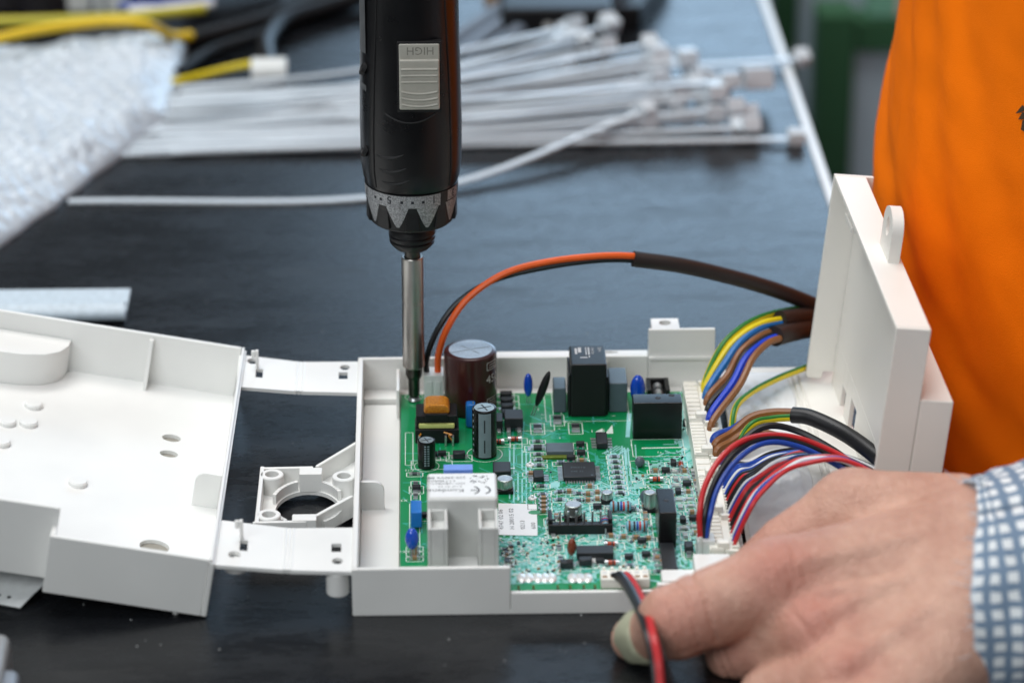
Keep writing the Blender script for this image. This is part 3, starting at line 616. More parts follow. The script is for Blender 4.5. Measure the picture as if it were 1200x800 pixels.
def blk(pxl, pxr, pb_, ptf, ptb, zb=ZB):
    l, r = P(pxl, pb_, z=zb), P(pxr, pb_, z=zb); zt = P((pxl + pxr) / 2, ptf, y=l.y).z; yb = P((pxl + pxr) / 2, ptb, z=zt).y
    return l.x, r.x, l.y, yb, zb + .1, zt
def cylp(px, pbase, rpx, ptop):
    """standing can: centre column, lowest visible pixel row, radius in pixels, row of the top centre"""
    f = P(px, pbase, z=ZB); d = (Vector(f) - Vector(CAM)).dot(Vector(FW)); r = rpx * d / F; c = Vector((f.x, f.y + r)); return c, r, P(px, ptop, y=c.y).z
def can(name, px, pbase, rpx, ptop, body, stripe=None, base=None, label=None, top=alu, cross=True, sa=(-.35, .35)):
    c, r, zt = cylp(px, pbase, rpx, ptop); t = MB(); z0 = ZB + (1.8 if base else .15)
    t.lathe([(r * .93, z0), (r, z0 + .5), (r, z0 + (zt - z0) * .1)] + ([(r * .95, z0 + (zt - z0) * .14), (r, z0 + (zt - z0) * .18)] if base else []) + [(r, zt - r * .12), (r * .96, zt - r * .03), (r * .86, zt), (r * .8, zt - .1)], (c.x, c.y, 0), 36)
    o = part(name, t, body, pb, label)
    t = MB(); t.lathe([(r * .84, zt - .35), (r * .82, zt - .08), (.001, zt - .04)], (c.x, c.y, 0), 32, top)
    if cross:
        for a in (.4, .4 + V): 
            X = Matrix.Translation((c.x, c.y, zt)) @ Matrix.Rotation(a, 4, 'Z'); t.box(-r * .6, r * .6, -r * .05, r * .05, -.06, .03, chipblack, bev=0, X=X)
    part('can_top', t, top, o)
    if stripe:
        t = MB(); n = 8; z1, z2 = z0 + 1, zt - r * .16; vs = []
        for k in range(n + 1):
            a = -math.pi / 2 + sa[0] + (sa[1] - sa[0]) * k / n; vs += [(c.x + (r + .08) * math.cos(a), c.y + (r + .08) * math.sin(a), z) for z in (z1, z2)]
        t.add(vs, [(2 * k, 2 * k + 2, 2 * k + 3, 2 * k + 1) for k in range(n)]); part('stripe', t, stripe, o)
    if base: t = MB(); t.box(c.x - r * 1.08, c.x + r * 1.08, c.y - r * 1.08, c.y + r * 1.08, ZB + .1, ZB + 1.9, bev=.3); part('base', t, blackp, o)
    return o, c, r, zt
def cyltext(o, c, r, s_, size, a0, z, mat):
    t = MB(); t.text(s_, size, lambda u, v: (c.x + (r + .12) * math.cos(a0 + u / r), c.y + (r + .12) * math.sin(a0 + u / r), z + v), mat); return part('lettering', t, mat, o)
# big maroon capacitor
o, c, r, zt = can('electrolytic_capacitor', 552, 491, 31, 409, maroon, label='large maroon can capacitor marked 450V', top=captop, cross=False)
t = MB()
for a, l0 in ((.35, .78), (2.3, .5)): t.box(-r * l0, r * l0, -.18, .18, -.05, .12, captop, bev=0, X=Matrix.Translation((c.x, c.y, zt)) @ Matrix.Rotation(a, 4, 'Z'))
part('vent_groove', t, captop, o)
H_ = zt - ZB
cyltext(o, c, r, '450V', 6.2, -math.pi / 2 + .62, ZB + H_ * .56, whiteink)
for zf, hh in ((.78, .13), (.17, .13)):
    t = MB(); zc = ZB + H_ * zf; f = lambda u, v: (c.x + (r + .12) * math.cos(-math.pi / 2 + .66 + u / r), c.y + (r + .12) * math.sin(-math.pi / 2 + .66 + u / r), zc + v)
    def ls(m_, u0, v0, u1, v1, wd=.35):
        n = 6
        for k in range(n):
            a_, b_ = k / n, (k + 1) / n; pu = (u0 + (u1 - u0) * a_, v0 + (v1 - v0) * a_); qu = (u0 + (u1 - u0) * b_, v0 + (v1 - v0) * b_)
            if abs(u1 - u0) > abs(v1 - v0): m_.add([f(pu[0], pu[1] - wd / 2), f(qu[0], qu[1] - wd / 2), f(qu[0], qu[1] + wd / 2), f(pu[0], pu[1] + wd / 2)], [(0, 1, 2, 3)])
            else: m_.add([f(pu[0] - wd / 2, pu[1]), f(pu[0] + wd / 2, pu[1]), f(qu[0] + wd / 2, qu[1]), f(qu[0] - wd / 2, qu[1])], [(0, 1, 2, 3)])
    for s_ in ((0, 0, 8, 0), (0, 4, 8, 4), (0, 0, 0, 4), (1.3, 1.2, 6.5, 1.2), (1.3, 2.6, 6.5, 2.6)): ls(t, *s_)
    part('printed_frame', t, whiteink, o)
o, c, r, zt = can('electrolytic_capacitor', 568, 539, 14.4, 477, blackg, stripe=greystripe, label='black can capacitor with a grey stripe', top=alu, sa=(-.5, .55))
t = MB()
for zf in (.28, .7):
    for k in range(1): zc = ZB + (zt - ZB) * zf; t.add([(c.x + (r + .14) * math.sin(q), c.y - (r + .14) * math.cos(q), zc + v) for q, v in ((-.05, -3.4), (.05, -3.4), (.05, 3.4), (-.05, 3.4))], [(0, 1, 2, 3)])
part('minus_sign', t, ink, o)
for k in range(7): pass
t = MB()
for k in range(9):
    zc = ZB + 3 + k * 3.2; t.add([(c.x + (r + .1) * math.sin(q), c.y - (r + .1) * math.cos(q), zc + v) for q, v in ((-1.2, 0), (-1, .3), (-1, 1.5), (-1.2, 1.2))], [(0, 1, 2, 3)])
part('printed_marks', t, greystripe, o)
o, c, r, zt = can('electrolytic_capacitor', 500, 551, 10.5, 515, blackg, label='small dark can capacitor beside the transformer', top=alu)
t = MB()
for zf, a_ in [(z_, q) for z_ in np.linspace(.15, .85, 9) for q in (-.25, .1)]:
    zc = ZB + (zt - ZB) * zf; t.add([(c.x + (r + .1) * math.sin(a_ + q), c.y - (r + .1) * math.cos(a_ + q), zc + v) for q, v in ((0, 0), (.22, 0), (.22, .8), (0, .8))], [(0, 1, 2, 3)])
part('printed_marks', t, greystripe, o)
for px, pbase, rp, pt in ((591.5, 579, 9.5, 560), (672, 611, 10, 590), (711.5, 591, 6.5, 576), (761.5, 601, 7, 576)):
    can('aluminium_capacitor', px, pbase, rp, pt, alu, base=True, top=captop, cross=False)
for px, pbase, rp, pt in ((750, 550, 6, 539), (756, 592, 6, 578)):
    c, r, zt = cylp(px, pbase, rp, pt); t = MB(); t.ball((c.x, c.y, (ZB + zt) / 2 + 1), r, r * .8, (zt - ZB) / 2 + .8); part('ceramic_bead', t, greyfilm, pb)
# boxes
def boxpart(name, dims, mat, bev=.6, label=None):
    t = MB(); x0, x1, y0, y1, z0, z1 = dims; t.box(*dims, bev=bev); return part(name, t, mat, pb, label)
d = blk(668.5, 710.5, 489, 427, 404); o = boxpart('choke', d, blackp, 1.0, 'tall black potted block with white print on top')
x0, x1, y0, y1, z0, z1 = d
t = MB(); t.box(x0 - 1, x0 - .05, y0 + 1, y1 - 1, z0, z1 - 6, bev=.3); t.box(x1 + .05, x1 + .9, y0 + 2, y1 - 2, z0, z1 - 8, bev=.3); part('flange', t, blackp, o)
t = MB(); T = lambda u, v: (x0 + 10.5 + v * 1.0, y1 - 3 - u, z1 + .06)
t.text('250V~', 2.2, lambda u, v: (x1 - 3.6 - v * -1, y1 - 3 - u, z1 + .06), whiteink); t.text('10mH 2A', 2.0, lambda u, v: (x1 - 7 + v, y1 - 3 - u, z1 + .06), whiteink)
for (a, b, cc, dd) in ((9.2, 9.9, 3, 12), (7.9, 8.4, 3, 12), (4.2, 5.8, 3, 9), (2.6, 3.7, 4, 11), (5, 8.6, 14.5, 15.6), (9.3, 9.9, 13, 15)):
    if y1 - dd > y0 + .8: t.add([(x0 + a, y1 - dd, z1 + .06), (x0 + b, y1 - dd, z1 + .06), (x0 + b, y1 - cc, z1 + .06), (x0 + a, y1 - cc, z1 + .06)], [(0, 1, 2, 3)], whiteink)
part('lettering', t, whiteink, o)
boxpart('film_capacitor', blk(648.5, 663.5, 484, 455, 441), greyfilm, .8); boxpart('film_capacitor', blk(713.5, 735, 483.5, 449, 430), greyfilm, .8)
d = blk(741.5, 799, 515, 472, 461); o = boxpart('relay', d, blackg, .5, 'wide black relay in front of the fuse holder')
x0, x1, y0, y1, z0, z1 = d
t = MB()
for fx_, fy in ((.52, .55), (.8, .8)): t.lathe([(1.5, 0), (1.3, .12), (.001, .14)], (x0 + (x1 - x0) * fx_, y0 + (y1 - y0) * fy, z1), 16)
part('vent_mark', t, ink, o)
d = blk(771.5, 792.5, 642, 600.5, 571.5); o = boxpart('relay', d, blackg, .6, 'narrow upright black relay near the front right corner')
t = MB(); t.lathe([(1.3, 0), (1.1, .12), (.001, .14)], ((d[0] + d[1]) / 2, (d[2] + d[3]) / 2, d[5]), 16); part('vent_mark', t, ink, o)
t = MB()
p = B(781, 655); t.box(p.x - 2.6, p.x + 4, p.y - 15, d[2] - .3, ZB + .1, ZB + 3.2, bev=.4)
for k in range(5): t.box(p.x - 6, p.x - 2.5, p.y - 13 + k * 5, p.y - 11 + k * 5, ZB + .1, ZB + 1, solder, bev=0)
part('driver_chip', t, chipblack, pb)
# fuse holder
x0, x1, y0, y1, z0, z1 = blk(758.5, 785, 474, 457, 442); t = MB()
t.box(x0, x0 + 2.2, y0, y1, z0, z1, bev=.3); t.box(x1 - 2.2, x1, y0, y1, z0, z1, bev=.3); t.box(x0 + 2.25, x1 - 2.25, y1 - 2, y1 - .05, z0, z1 - .05, bev=.3); t.box(x0 + 2.25, x1 - 2.25, y0, y1 - 2.05, z0, z0 + 3, bev=.3)
o = part('fuse_holder', t, blackp, pb); xm = (x0 + x1) / 2
X = Matrix.Translation((xm, y0 - 1, z1 - 3.6)) @ Matrix.Rotation(R(-90), 4, 'X')
t = MB(); t.lathe([(2.3, 3), (2.3, y1 - y0 - 8)], (0, 0, 0), 16, X=X); part('glass_tube', t, glass, o)
t = MB(); t.lathe([(2.4, 0), (2.5, .4), (2.5, 5)], (0, 0, 0), 16, X=X); t.lathe([(2.5, y1 - y0 - 7), (2.5, y1 - y0 - 2.5)], (0, 0, 0), 16, X=X); t.box(xm - 1, xm + 1, y0 + 1, y0 + 3, z0 + 2, z1 - 4, bev=.1); part('cap', t, solder, o)
# transformer
x0, x1, y0, y1, z0, z1 = blk(486.5, 538, 520, 489, 472)
t = MB(); t.box(x0, x1, y0, y1 - 2, z0, ZB + 7.6, bev=.6); t.box(x0 + .5, x1 - .8, y0 + 2, y1, z1 - 4.2, z1, bev=.6); t.box(x0 + .6, x0 + 2.2, y0 + 2.4, y1, ZB + 7.5, z1 - 4, bev=.3); t.box(x1 - 2.4, x1 - .9, y0 + 2.4, y1, ZB + 7.5, z1 - 4, bev=.3)
t.box(x0 + 5, x1 - 5.5, y0 + .8, y0 + 2.8, z1 - 2.4, z1 + 1.2, bev=.3)
o = part('transformer', t, blackp, pb)
t = MB(); t.box(x0 + 1.9, x1 - 2.1, y0 + .9, y1 - 1, ZB + 7.7, z1 - 4.1, bev=.6); part('tape_band', t, yellowt, o)
t = MB(); xm = (x0 + x1) / 2; hx = (x1 - x0) * .3
prof = [(-hx, 0)] + [(hx * math.copysign(abs(math.cos(a)) ** .5, math.cos(a)), 5 * math.sin(a) ** .7) for a in np.linspace(math.pi, 0, 15)] + [(hx, 0)]
t.prism(prof[1:-1], -(y1 - .5), -(y0 + 4), bev=1.2, X=Matrix.Translation((xm, 0, z1 - .2)) @ Matrix(((1, 0, 0, 0), (0, 0, -1, 0), (0, 1, 0, 0), (0, 0, 0, 1)))); part('coil', t, copperc, o)
t = MB()
t.tube(spline([(x0 + 14, y0 - .6, ZB + 6.5), (x0 + 18, y0 - 1.4, ZB + 5.5), (x1 - 5, y0 - 1.6, ZB + 5), (x1 - 3, y0 - 1.5, ZB + 2)], 6), .4, 6, copperc); t.tube(spline([(x0 + 3, y0 - .6, ZB + 6), (x0 + 2, y0 - 1.4, ZB + 4), (x0 + 3, y0 - 1.6, ZB + .5)], 6), .4, 6, copperc)
for xx in (x0 + 2, x0 + 15, x1 - 3): t.box(xx - .5, xx + .5, y0 - 3, y0 - .2, ZB + .1, ZB + 5, solder, bev=.1)
part('pins', t, solder, o)
# white module
x0, x1, y0, y1, z0, z1 = blk(501.5, 584, 667, 583, 553)
y0 = 8; zt = P(543, 584, y=30).z; yf = 30.; z1 = zt; y1 = P(543, 553, z=z1).y
t = MB(); t.box(x0, x1, yf, y1, z0, z1, bev=1.6, seg=3)
zp = P(515, 610, y=18).z; wl = (x1 - x0) * .285; 
for a, b in ((x0 + .05, x0 + wl), (x1 - wl, x1 - .05)):
    t.box(a, a + 1.6, 10, yf + .5, z0, zp, bev=.4); t.box(b - 1.6, b, 10, yf + .5, z0, zp, bev=.4); t.box(a + 1.62, b - 1.62, 10.02, 11.6, z0, zp - .01, bev=.4); t.box(a + 1.62, b - 1.62, yf - 2, yf + .4, z0, zp - .01, bev=.4); t.box(a + 1.5, b - 1.5, 11.5, yf - 1.9, z0, zp - 5, bev=.2)
t.box(x0 + wl + .05, x1 - wl - .05, 10.5, yf + .4, z0, ZB + 4, bev=.4)
o = part('filter_module', t, modgrey, pb, 'white potted filter module with a CE marked label')
t = MB(); lx0, lx1, ly0, ly1 = x0 + 1.2, x1 - 1.2, yf + 1.8, y1 - 1.6; t.box(lx0, lx1, ly0, ly1, z1 - .2, z1 + .12, bev=.08); lb = part('label', t, stick, o)
t = MB(); lw = lx1 - lx0; lh = ly1 - ly0; zi = z1 + .16
def lt(s_, size, ux, vy): t.text(s_, size, lambda u, v: (lx0 + ux * lw - u, ly0 + vy * lh - v, zi), ink)
lt('220-240V~ 50Hz', 3.0, .56, .86); lt('2 x 0.47uF', 2.2, .40, .70); lt('250V 16A', 2.2, .55, .60); lt('40/085/21', 2.2, .30, .60); lt('0.1uF X1 Y2', 2.2, .50, .47); lt('R 1M', 2.4, .16, .86); lt('EN 60939', 2.0, .22, .72)
lt('Kondensator', 4.6, .53, .33)
for cx, fl_ in ((.66, 1), (.83, 0)):                                                  # C and E arcs, upside down
    pc = (lx0 + cx * lw, ly0 + .27 * lh); ra = lh * .15
    for k in range(14):
        a0, a1 = [-V + .25 + (math.pi - .5) * q / 14 - 0 for q in (k, k + 1)]
        t.add([(pc[0] + rr * .8 * math.cos(a_) , pc[1] + rr * math.sin(a_), zi) for a_, rr in ((a0, ra - .5), (a0, ra + .5), (a1, ra + .5), (a1, ra - .5))], [(0, 1, 2, 3)], ink)
    if fl_: t.add([(pc[0] + a_, pc[1] + b_, zi) for a_, b_ in ((-1, -.4), (ra * .6, -.4), (ra * .6, .4), (-1, .4))], [(0, 1, 2, 3)], ink)
rr_ = random.Random(5)
for k in range(26):
    a, b = lx0 + (.62 + .27 * rr_.random()) * lw, ly0 + (.55 + .33 * rr_.random()) * lh; s1, s2 = rr_.uniform(.4, 1.3), rr_.uniform(.4, 1.1); t.add([(a, b, zi), (a + s1, b, zi), (a + s1, b + s2, zi), (a, b + s2, zi)], [(0, 1, 2, 3)], ink)
part('lettering', t, ink, lb)
x0b, x1b = B(519, 551).x, B(552, 551).x; t = MB(); t.box(x0b, x1b, y1 + 3, y1 + 9, ZB + .1, P(530, 548, y=y1 + 5).z, bev=.5); part('blue_block', t, bluepale, pb)
# sticker with printed lines
q = [B(584, 627), B(630, 628), B(629, 591), B(584, 590)]
t = MB(); t.prism([(v.x, v.y) for v in q], ZB + .12, ZB + .35, bev=.05); o = part('sticker', t, stick, pb, 'small white sticker with printed lines')
t = MB(); zi = ZB + .38; cx, cy = B(607, 609)
for k, s_ in enumerate(('4747 02 06', 'H 28015 02', '0213', '600')): t.text(s_, 3.0, lambda u, v: (cx - 7 + k * 5 - v, cy - 10 + u * 1.5 + (0 if k < 2 else 0), zi), ink)
frame2(t, cx + 5, cx + 11, cy + 10, cy + 15.5, zi, .3); t.add([(cx + 5 + 3 + 3 * math.cos(a), cy + 7 + 2.2 * math.sin(a), zi) for a in np.linspace(0, 6.28, 13)[:-1]], [tuple(range(12))], greenink)
part('lettering', t, ink, o)
# blue discs and others
def disc(px, pbase, ptop, w_px, mat, tilt=0, label=None, thick=3.2, name='disc_capacitor'):
    b = P(px, pbase, z=ZB); zt = P(px, ptop, y=b.y).z; h_ = zt - ZB; rx = w_px / 2 * 1790 / F * 1.0
    t = MB(); X = Matrix.Translation((b.x, b.y, ZB)) @ Matrix.Rotation(tilt, 4, 'Y')
    t.ball((0, 0, h_ * .62), rx, thick / 2 + .6, h_ * .4, mat, X); t.tube([(-rx * .3, 0, 0), (-rx * .3, 0, h_ * .35)], .35, 6, solder, X=X); t.tube([(rx * .3, 0, 0), (rx * .3, 0, h_ * .35)], .35, 6, solder, X=X)
    return part(name, t, mat, pb, label)
disc(619, 472, 438, 11, bluecer, label='blue disc beside the slanting black disc'); disc(624, 487, 433, 10, blackp, .33, 'black disc leaning to the right', 3, 'varistor')
disc(747, 481, 440, 18, bluecer, .0, 'round blue disc left of the fuse holder', 5); disc(483, 650, 619, 15, bluecer, .0, 'blue drop shaped disc at the left edge', 5); disc(669, 656, 631, 10, brownc, .05, 'brown disc near the front')
p = B(488, 618); t = MB(); t.box(p.x - 2.6, p.x + 2.6, p.y - 4, p.y + 9, ZB + 2, ZB + 10, bev=.6); part('blue_capacitor', t, bluebox, pb)
p = B(553, 500); t = MB(); t.box(p.x - 3, p.x + 2, p.y - 2, p.y + 4, ZB + .2, ZB + 13, bev=1.4); part('blue_capacitor', t, bluebox, pb)
# chips
def ic(px, py, wx, wy, h_, np_, sides, label=None, name='chip'):
    c = B(px, py); t = MB(); t.box(c.x - wx / 2, c.x + wx / 2, c.y - wy / 2, c.y + wy / 2, ZB + .4, ZB + h_, chipblack, bev=.35, seg=1)
    for sd_ in sides:
        for k in range(np_):
            f = (k + .5) / np_ - .5
            if sd_ in 'lr': s_ = -1 if sd_ == 'l' else 1; x = c.x + s_ * wx / 2; y = c.y + f * wy * .92; q = wy / np_ * .26; t.box(min(x, x + s_ * 2.4), max(x, x + s_ * 2.4), y - q, y + q, ZB + .08, ZB + .7, solder, bev=0)
            else: s_ = -1 if sd_ == 'f' else 1; y = c.y + s_ * wy / 2; x = c.x + f * wx * .92; q = wx / np_ * .26; t.box(x - q, x + q, min(y, y + s_ * 2.6), max(y, y + s_ * 2.6), ZB + .08, ZB + .8, solder, bev=0)
    o = part(name, t, chipblack, pb, label); return o, c
o, c = ic(678.5, 555.5, 15.6, 16.5, 2.8, 11, 'lrfb', 'square microcontroller with pins on four sides', 'microcontroller')
t = MB(); t.text('M0516', 2.6, lambda u, v: (c.x - 4 + u, c.y + 1 + v, ZB + 2.85), greyfilm); t.text('64E 22', 2.2, lambda u, v: (c.x - 4 + u, c.y - 3 + v, ZB + 2.85), greyfilm); t.lathe([(.6, 0), (.001, .01)], (c.x + 6, c.y - 6.4, ZB + 2.84), 10, greyfilm); part('lettering', t, greyfilm, o)
ic(705, 520, 5.4, 13, 3.6, 4, 'lr'); ic(631, 561, 5, 8, 3.2, 4, 'lr'); ic(588, 556, 8.5, 11, 4.5, 2, 'f'); 
p = B(602, 503); t = MB(); t.box(p.x - 4.6, p.x + 4.6, p.y - 3, p.y + 8, ZB + 2, ZB + 7.4, chipblack, bev=.6); [t.box(p.x + s_ * 2.6 - 1, p.x + s_ * 2.6 + 1, p.y - 8, p.y - 2.9, ZB + .1, ZB + 2.6, solder, bev=.2) for s_ in (-1, 1)]; part('power_transistor', t, chipblack, pb)
p = B(581, 503); t = MB(); t.box(p.x - 1, p.x + 3.4, p.y - 3, p.y + 7, ZB + 1, ZB + 6, chipblack, bev=.5); t.box(p.x + .6, p.x + 2.4, p.y - 7, p.y - 2.9, ZB + .1, ZB + 2, solder, bev=.2); part('power_transistor', t, chipblack, pb)
p = B(656, 531); t = MB(); t.box(p.x - 6.6, p.x + 6.6, p.y - 4, p.y + 6, ZB + .2, ZB + 3, greyfilm, bev=.4); t.box(p.x - 9, p.x + 7.5, p.y - 7, p.y - 4.1, ZB + .1, ZB + 1.4, M('olive_lead', (112, 128, 50), .4, metal=.5), bev=.3); part('crystal', t, greyfilm, pb)
p = B(697, 652); t = MB(); t.box(p.x - 8.5, p.x + 8.5, p.y - 4, p.y + 4, ZB + .5, ZB + 4, chipblack, bev=.4); t.box(p.x - 3.5, p.x + 3.5, p.y - 8, p.y - 3.9, ZB + .1, ZB + 1.6, solderw, bev=.3); part('regulator', t, chipblack, pb)
# pin header
p = B(680, 622); t = MB(); hx = 15
t.box(p.x - hx, p.x + hx, p.y - 3.5, p.y - 1.5, ZB + .1, ZB + 5, blackp, bev=.3); t.box(p.x - hx, p.x - hx + 2, p.y - 1.45, p.y + 8, ZB + .1, ZB + 7, blackp, bev=.3); t.box(p.x + hx - 2, p.x + hx, p.y - 1.45, p.y + 8, ZB + .1, ZB + 7, blackp, bev=.3); t.box(p.x - hx + 2.05, p.x + hx - 2.05, p.y - 1.45, p.y + 8, ZB + .1, ZB + 1, blackp, bev=.2)
o = part('pin_header', t, blackp, pb)
for k in range(6): t = MB(); x = p.x - 9.4 + k * 3.8; t.box(x - .5, x + .5, p.y + 2.5, p.y + 3.5, ZB + 1, ZB + 9, bev=.15); part('pin', t, solder, o)
# axial resistors
def axial(px, py, rz, L_=9.5):
    c = B(px, py); X = Matrix.Translation((c.x, c.y, ZB + 2.8)) @ Matrix.Rotation(rz, 4, 'Z') @ Matrix.Rotation(V, 4, 'Y')
    t = MB(); t.lathe([(.5, -L_ * .55), (2, -L_ * .5), (2.5, -L_ * .42), (2.4, -L_ * .3), (2.1, -L_ * .2), (2.1, L_ * .2), (2.4, L_ * .3), (2.5, L_ * .42), (2, L_ * .5), (.5, L_ * .55)], (0, 0, 0), 14, bluebody, X)
    for f, mt in ((-.36, brownc), (-.12, ink), (.03, W['blue']), (.16, W['red']), (.37, brownc)): r_ = 2.55 if abs(f) > .3 else 2.16; t.lathe([(r_, f * L_ - .45), (r_, f * L_ + .45)], (0, 0, 0), 14, mt, X)
    for s_ in (-1, 1): t.tube([(0, 0, s_ * L_ * .5), (0, 0, s_ * L_ * .75)], .4, 6, solder, X=X); t.tube([(0, 0, s_ * L_ * .75), (2.7, 0, s_ * L_ * .75)], .4, 6, solder, X=X)
    part('axial_resistor', t, bluebody, pb)
axial(727, 599, 0); axial(746, 622, 0); axial(709, 619, V, 8.5)
# edge sockets at the right, plugs belong to the cables
t = MB(); t.box(pxx(703, 678), pxx(760, 678), 4.5, 14, ZB + .1, ZB + 5, connm, bev=.5)
xa, xb = pxx(703, 678), pxx(760, 678)
for k in range(6): x = xa + (k + .5) * (xb - xa) / 6; t.box(x - .7, x + .7, 13.5, 15.5, ZB + .1, ZB + 5.8, connm, bev=.2); t.box(x - 1.1, x + 1.1, 6, 8.2, ZB + 4.6, ZB + 5.06, tanc, bev=0); t.box(x - 1.1, x + 1.1, 10, 12, ZB + 4.6, ZB + 5.06, modgrey, bev=0)
part('front_socket', t, connm, pb)
XS = 163.2
def socket(ya, yb, n):
    t = MB(); t.box(XS, XS + 7, ya, yb, ZB - .5, 19.4, connm, bev=.5)
    o = part('edge_socket', t, connm, pb)
    for k in range(n + 1):
        y = ya + .6 + (yb - ya - 1.2) * k / n; t = MB(); t.box(XS + .5, XS + 6.6, y - .22, y + .22, 19.2, 19.9, bev=.1); part('rib', t, connm, o)
    return o
socket(160, 204, 9); socket(122, 158, 10); socket(98, 118, 3); socket(60, 97, 12); socket(24, 58.5, 9)

# ------------------------------------------------------------------ cables
def wire(name, pts, r, mat, parent, k=10): t = MB(); t.tube(spline(pts, k), r, 16 if r > 3 else 8); return part(name, t, mat, parent)
def stripe_wire(name, pts, r, parent):
    sp_ = spline(pts, 10); t = MB(); t.tube(sp_, r, 10); o = part(name, t, W['yellow'], parent, 'yellow and green striped wire')
    t = MB(); t.tube([p + Vector((0, -.25 * r, .62 * r)) for p in sp_], r * .62, 8); part('green_stripe', t, W['green'], o); return o
def plug(parent, ya, yb, n, x0=XS + 7.05, x1=XS + 13.6, zt=18.6):
    t = MB(); t.box(x0, x1, ya, yb, ZB - 1, zt, bev=.5); t.box(x0 + .5, x1 - 2, yb - 4, yb - 2, zt - .2, zt + 2.4, bev=.3); t.box(x0 - 3.5, x0 + 2, ya + 1, ya + 5, zt - .2, zt + 3.4, bev=.5); o = part('plug', t, connm, parent)
    for k in range(n):
        y = ya + (yb - ya) * (k + .5) / n; t = MB(); t.box(x1 - 3.2, x1 + .4, y - .5, y + .5, zt - .3, zt + 1.6, bev=.2); part('contact_cell', t, connm, o)
    return o
# orange and black pair over the back of the tray
c1 = thing('sensor_cable', 'orange and black pair in a black sleeve arching over the back of the tray', 'cable', (34, 196, 10))
xq, xr_ = B(497, 470).x, B(520, 470).x; yq = B(505, 470).y
t = MB(); zt = P(508, 440, y=yq).z; t.box(xq, xr_, yq, yq + 11, ZB + .1, zt, bev=.5); t.box(xq + 1, xq + 4.2, yq - .5, yq - .02, ZB + 2, zt - 3, bev=.2); t.box(xq + 5.6, xq + 8.4, yq - .5, yq - .02, ZB + 2, zt - 3, bev=.2); part('plug', t, clearish, c1)
wire('orange_wire', path((513, 437, yq + 5), (514, 415, yq + 4), (524, 385, 206), (548, 350, 210), (590, 321, 214), (640, 307, 217), (700, 300, 219), (742, 300, 220), (760, 304, 221)), 1.7, W['orange'], c1)
wire('black_wire', path((500, 437, yq + 5), (500, 420, yq + 4), (512, 388, 207), (537, 354, 211), (580, 328, 215), (640, 313, 217.5), (700, 305, 219.5), (742, 305, 220.5), (760, 309, 221.5)), 1.5, W['black'], c1)
wire('sleeve', path((742, 303, 220.5), (800, 311, 224), (860, 325, 232), (910, 340, 242), (955, 358, 256), (985, 374, 272)), 4.1, sleevem, c1)
# upper mains bundle
c2 = thing('mains_cable', 'thick bundle of blue, brown, black and yellow green wires leaving two brown black sleeves', 'cable', (176, 180, 10))
plug(c2, 160, 204, 6); plug(c2, 122, 158, 6)
XE = XS + 11
def edge(y, z=18.5, x=XE): return Vector((x, y, z))
def arc(y0, mids, end): return [edge(y0, 12), edge(y0, 22, XE + .5)] + path(*mids) + path(*end)
stripe_wire('striped_wire', [edge(198, 12), edge(198, 22)] + path((845, 408, 208), (868, 385, 218), (895, 371, 230), (925, 364, 246), (950, 361, 256)), 1.9, c2)
wire('yellow_wire', [edge(196, 12), edge(194, 22)] + path((850, 412, 206), (872, 390, 214), (895, 378, 222), (915, 374, 230)), 1.7, W['yellow'], c2)
wire('light_blue_wire', [edge(188, 12), edge(187, 22)] + path((850, 425, 200), (868, 400, 210), (892, 383, 220), (920, 377, 231)), 1.9, W['lightblue'], c2)
wire('brown_wire', [edge(180, 12), edge(180, 22)] + path((852, 440, 194), (868, 412, 204), (890, 394, 216), (905, 388, 222)), 1.8, W['brown'], c2)
wire('black_wire', [edge(172, 12), edge(171, 22)] + path((857, 446, 186), (872, 416, 200), (893, 398, 214), (910, 391, 221)), 1.7, W['black'], c2)
wire('blue_wire', [edge(163, 12), edge(161, 22)] + path((858, 450, 180), (874, 420, 196), (894, 402, 210), (912, 394, 219)), 1.9, M('wire_bright_blue', (16, 62, 196), .38), c2)
wire('brown_wire', [edge(152, 12), edge(152, 22)] + path((866, 452, 176), (882, 420, 194), (900, 402, 208), (915, 396, 217)), 1.8, W['brown'], c2)
wire('sleeve', path((908, 394, 218), (925, 389, 229), (948, 384, 246), (985, 378, 272)), 5.2, sleevem, c2); wire('sleeve', path((914, 374, 229.5), (930, 371.5, 238), (955, 369, 254), (990, 366, 275)), 4.4, sleevem, c2)
c3 = thing('earth_wire', 'single yellow and green wire curving onto the white flap', 'wire', (190, 150, 12))
stripe_wire('striped_wire', [Vector((183, 146, 12)), Vector((183.4, 148, 17))] + path((862, 478, 160), (880, 460, 182), (910, 444, 206), (940, 432, 226), (955, 427, 236)), 1.7, c3)
c4 = thing('sleeved_cable', 'thick black cable with blue, brown and yellow green wires crossing the white flap', 'cable', (180, 130, 12))
wire('blue_wire', [edge(138, 12), edge(137, 21)] + path((858, 503, 143), (880, 490, 148), (905, 486, 148), (935, 487, 143)), 1.9, W['blue'], c4)
wire('brown_wire', [edge(131, 12), edge(130, 21)] + path((858, 507, 138), (880, 489, 144), (905, 483, 145), (935, 483, 142)), 2.0, W['brown'], c4)
stripe_wire('striped_wire', [Vector((181, 128, 12.5))] + path((878, 500, 134), (905, 491, 140), (935, 489, 141)), 1.8, c4)
wire('brown_wire', [edge(124, 12), edge(124, 20)] + path((856, 518, 130), (872, 508, 134), (890, 506, 134), (915, 512, 132)), 2.0, W['brown'], c4)
wire('jacket', path((929, 486, 142.5), (950, 489, 138), (985, 505, 126), (1015, 525, 110), (1045, 551, 92), (1075, 590, 66)), 4.0, sleeveb, c4)
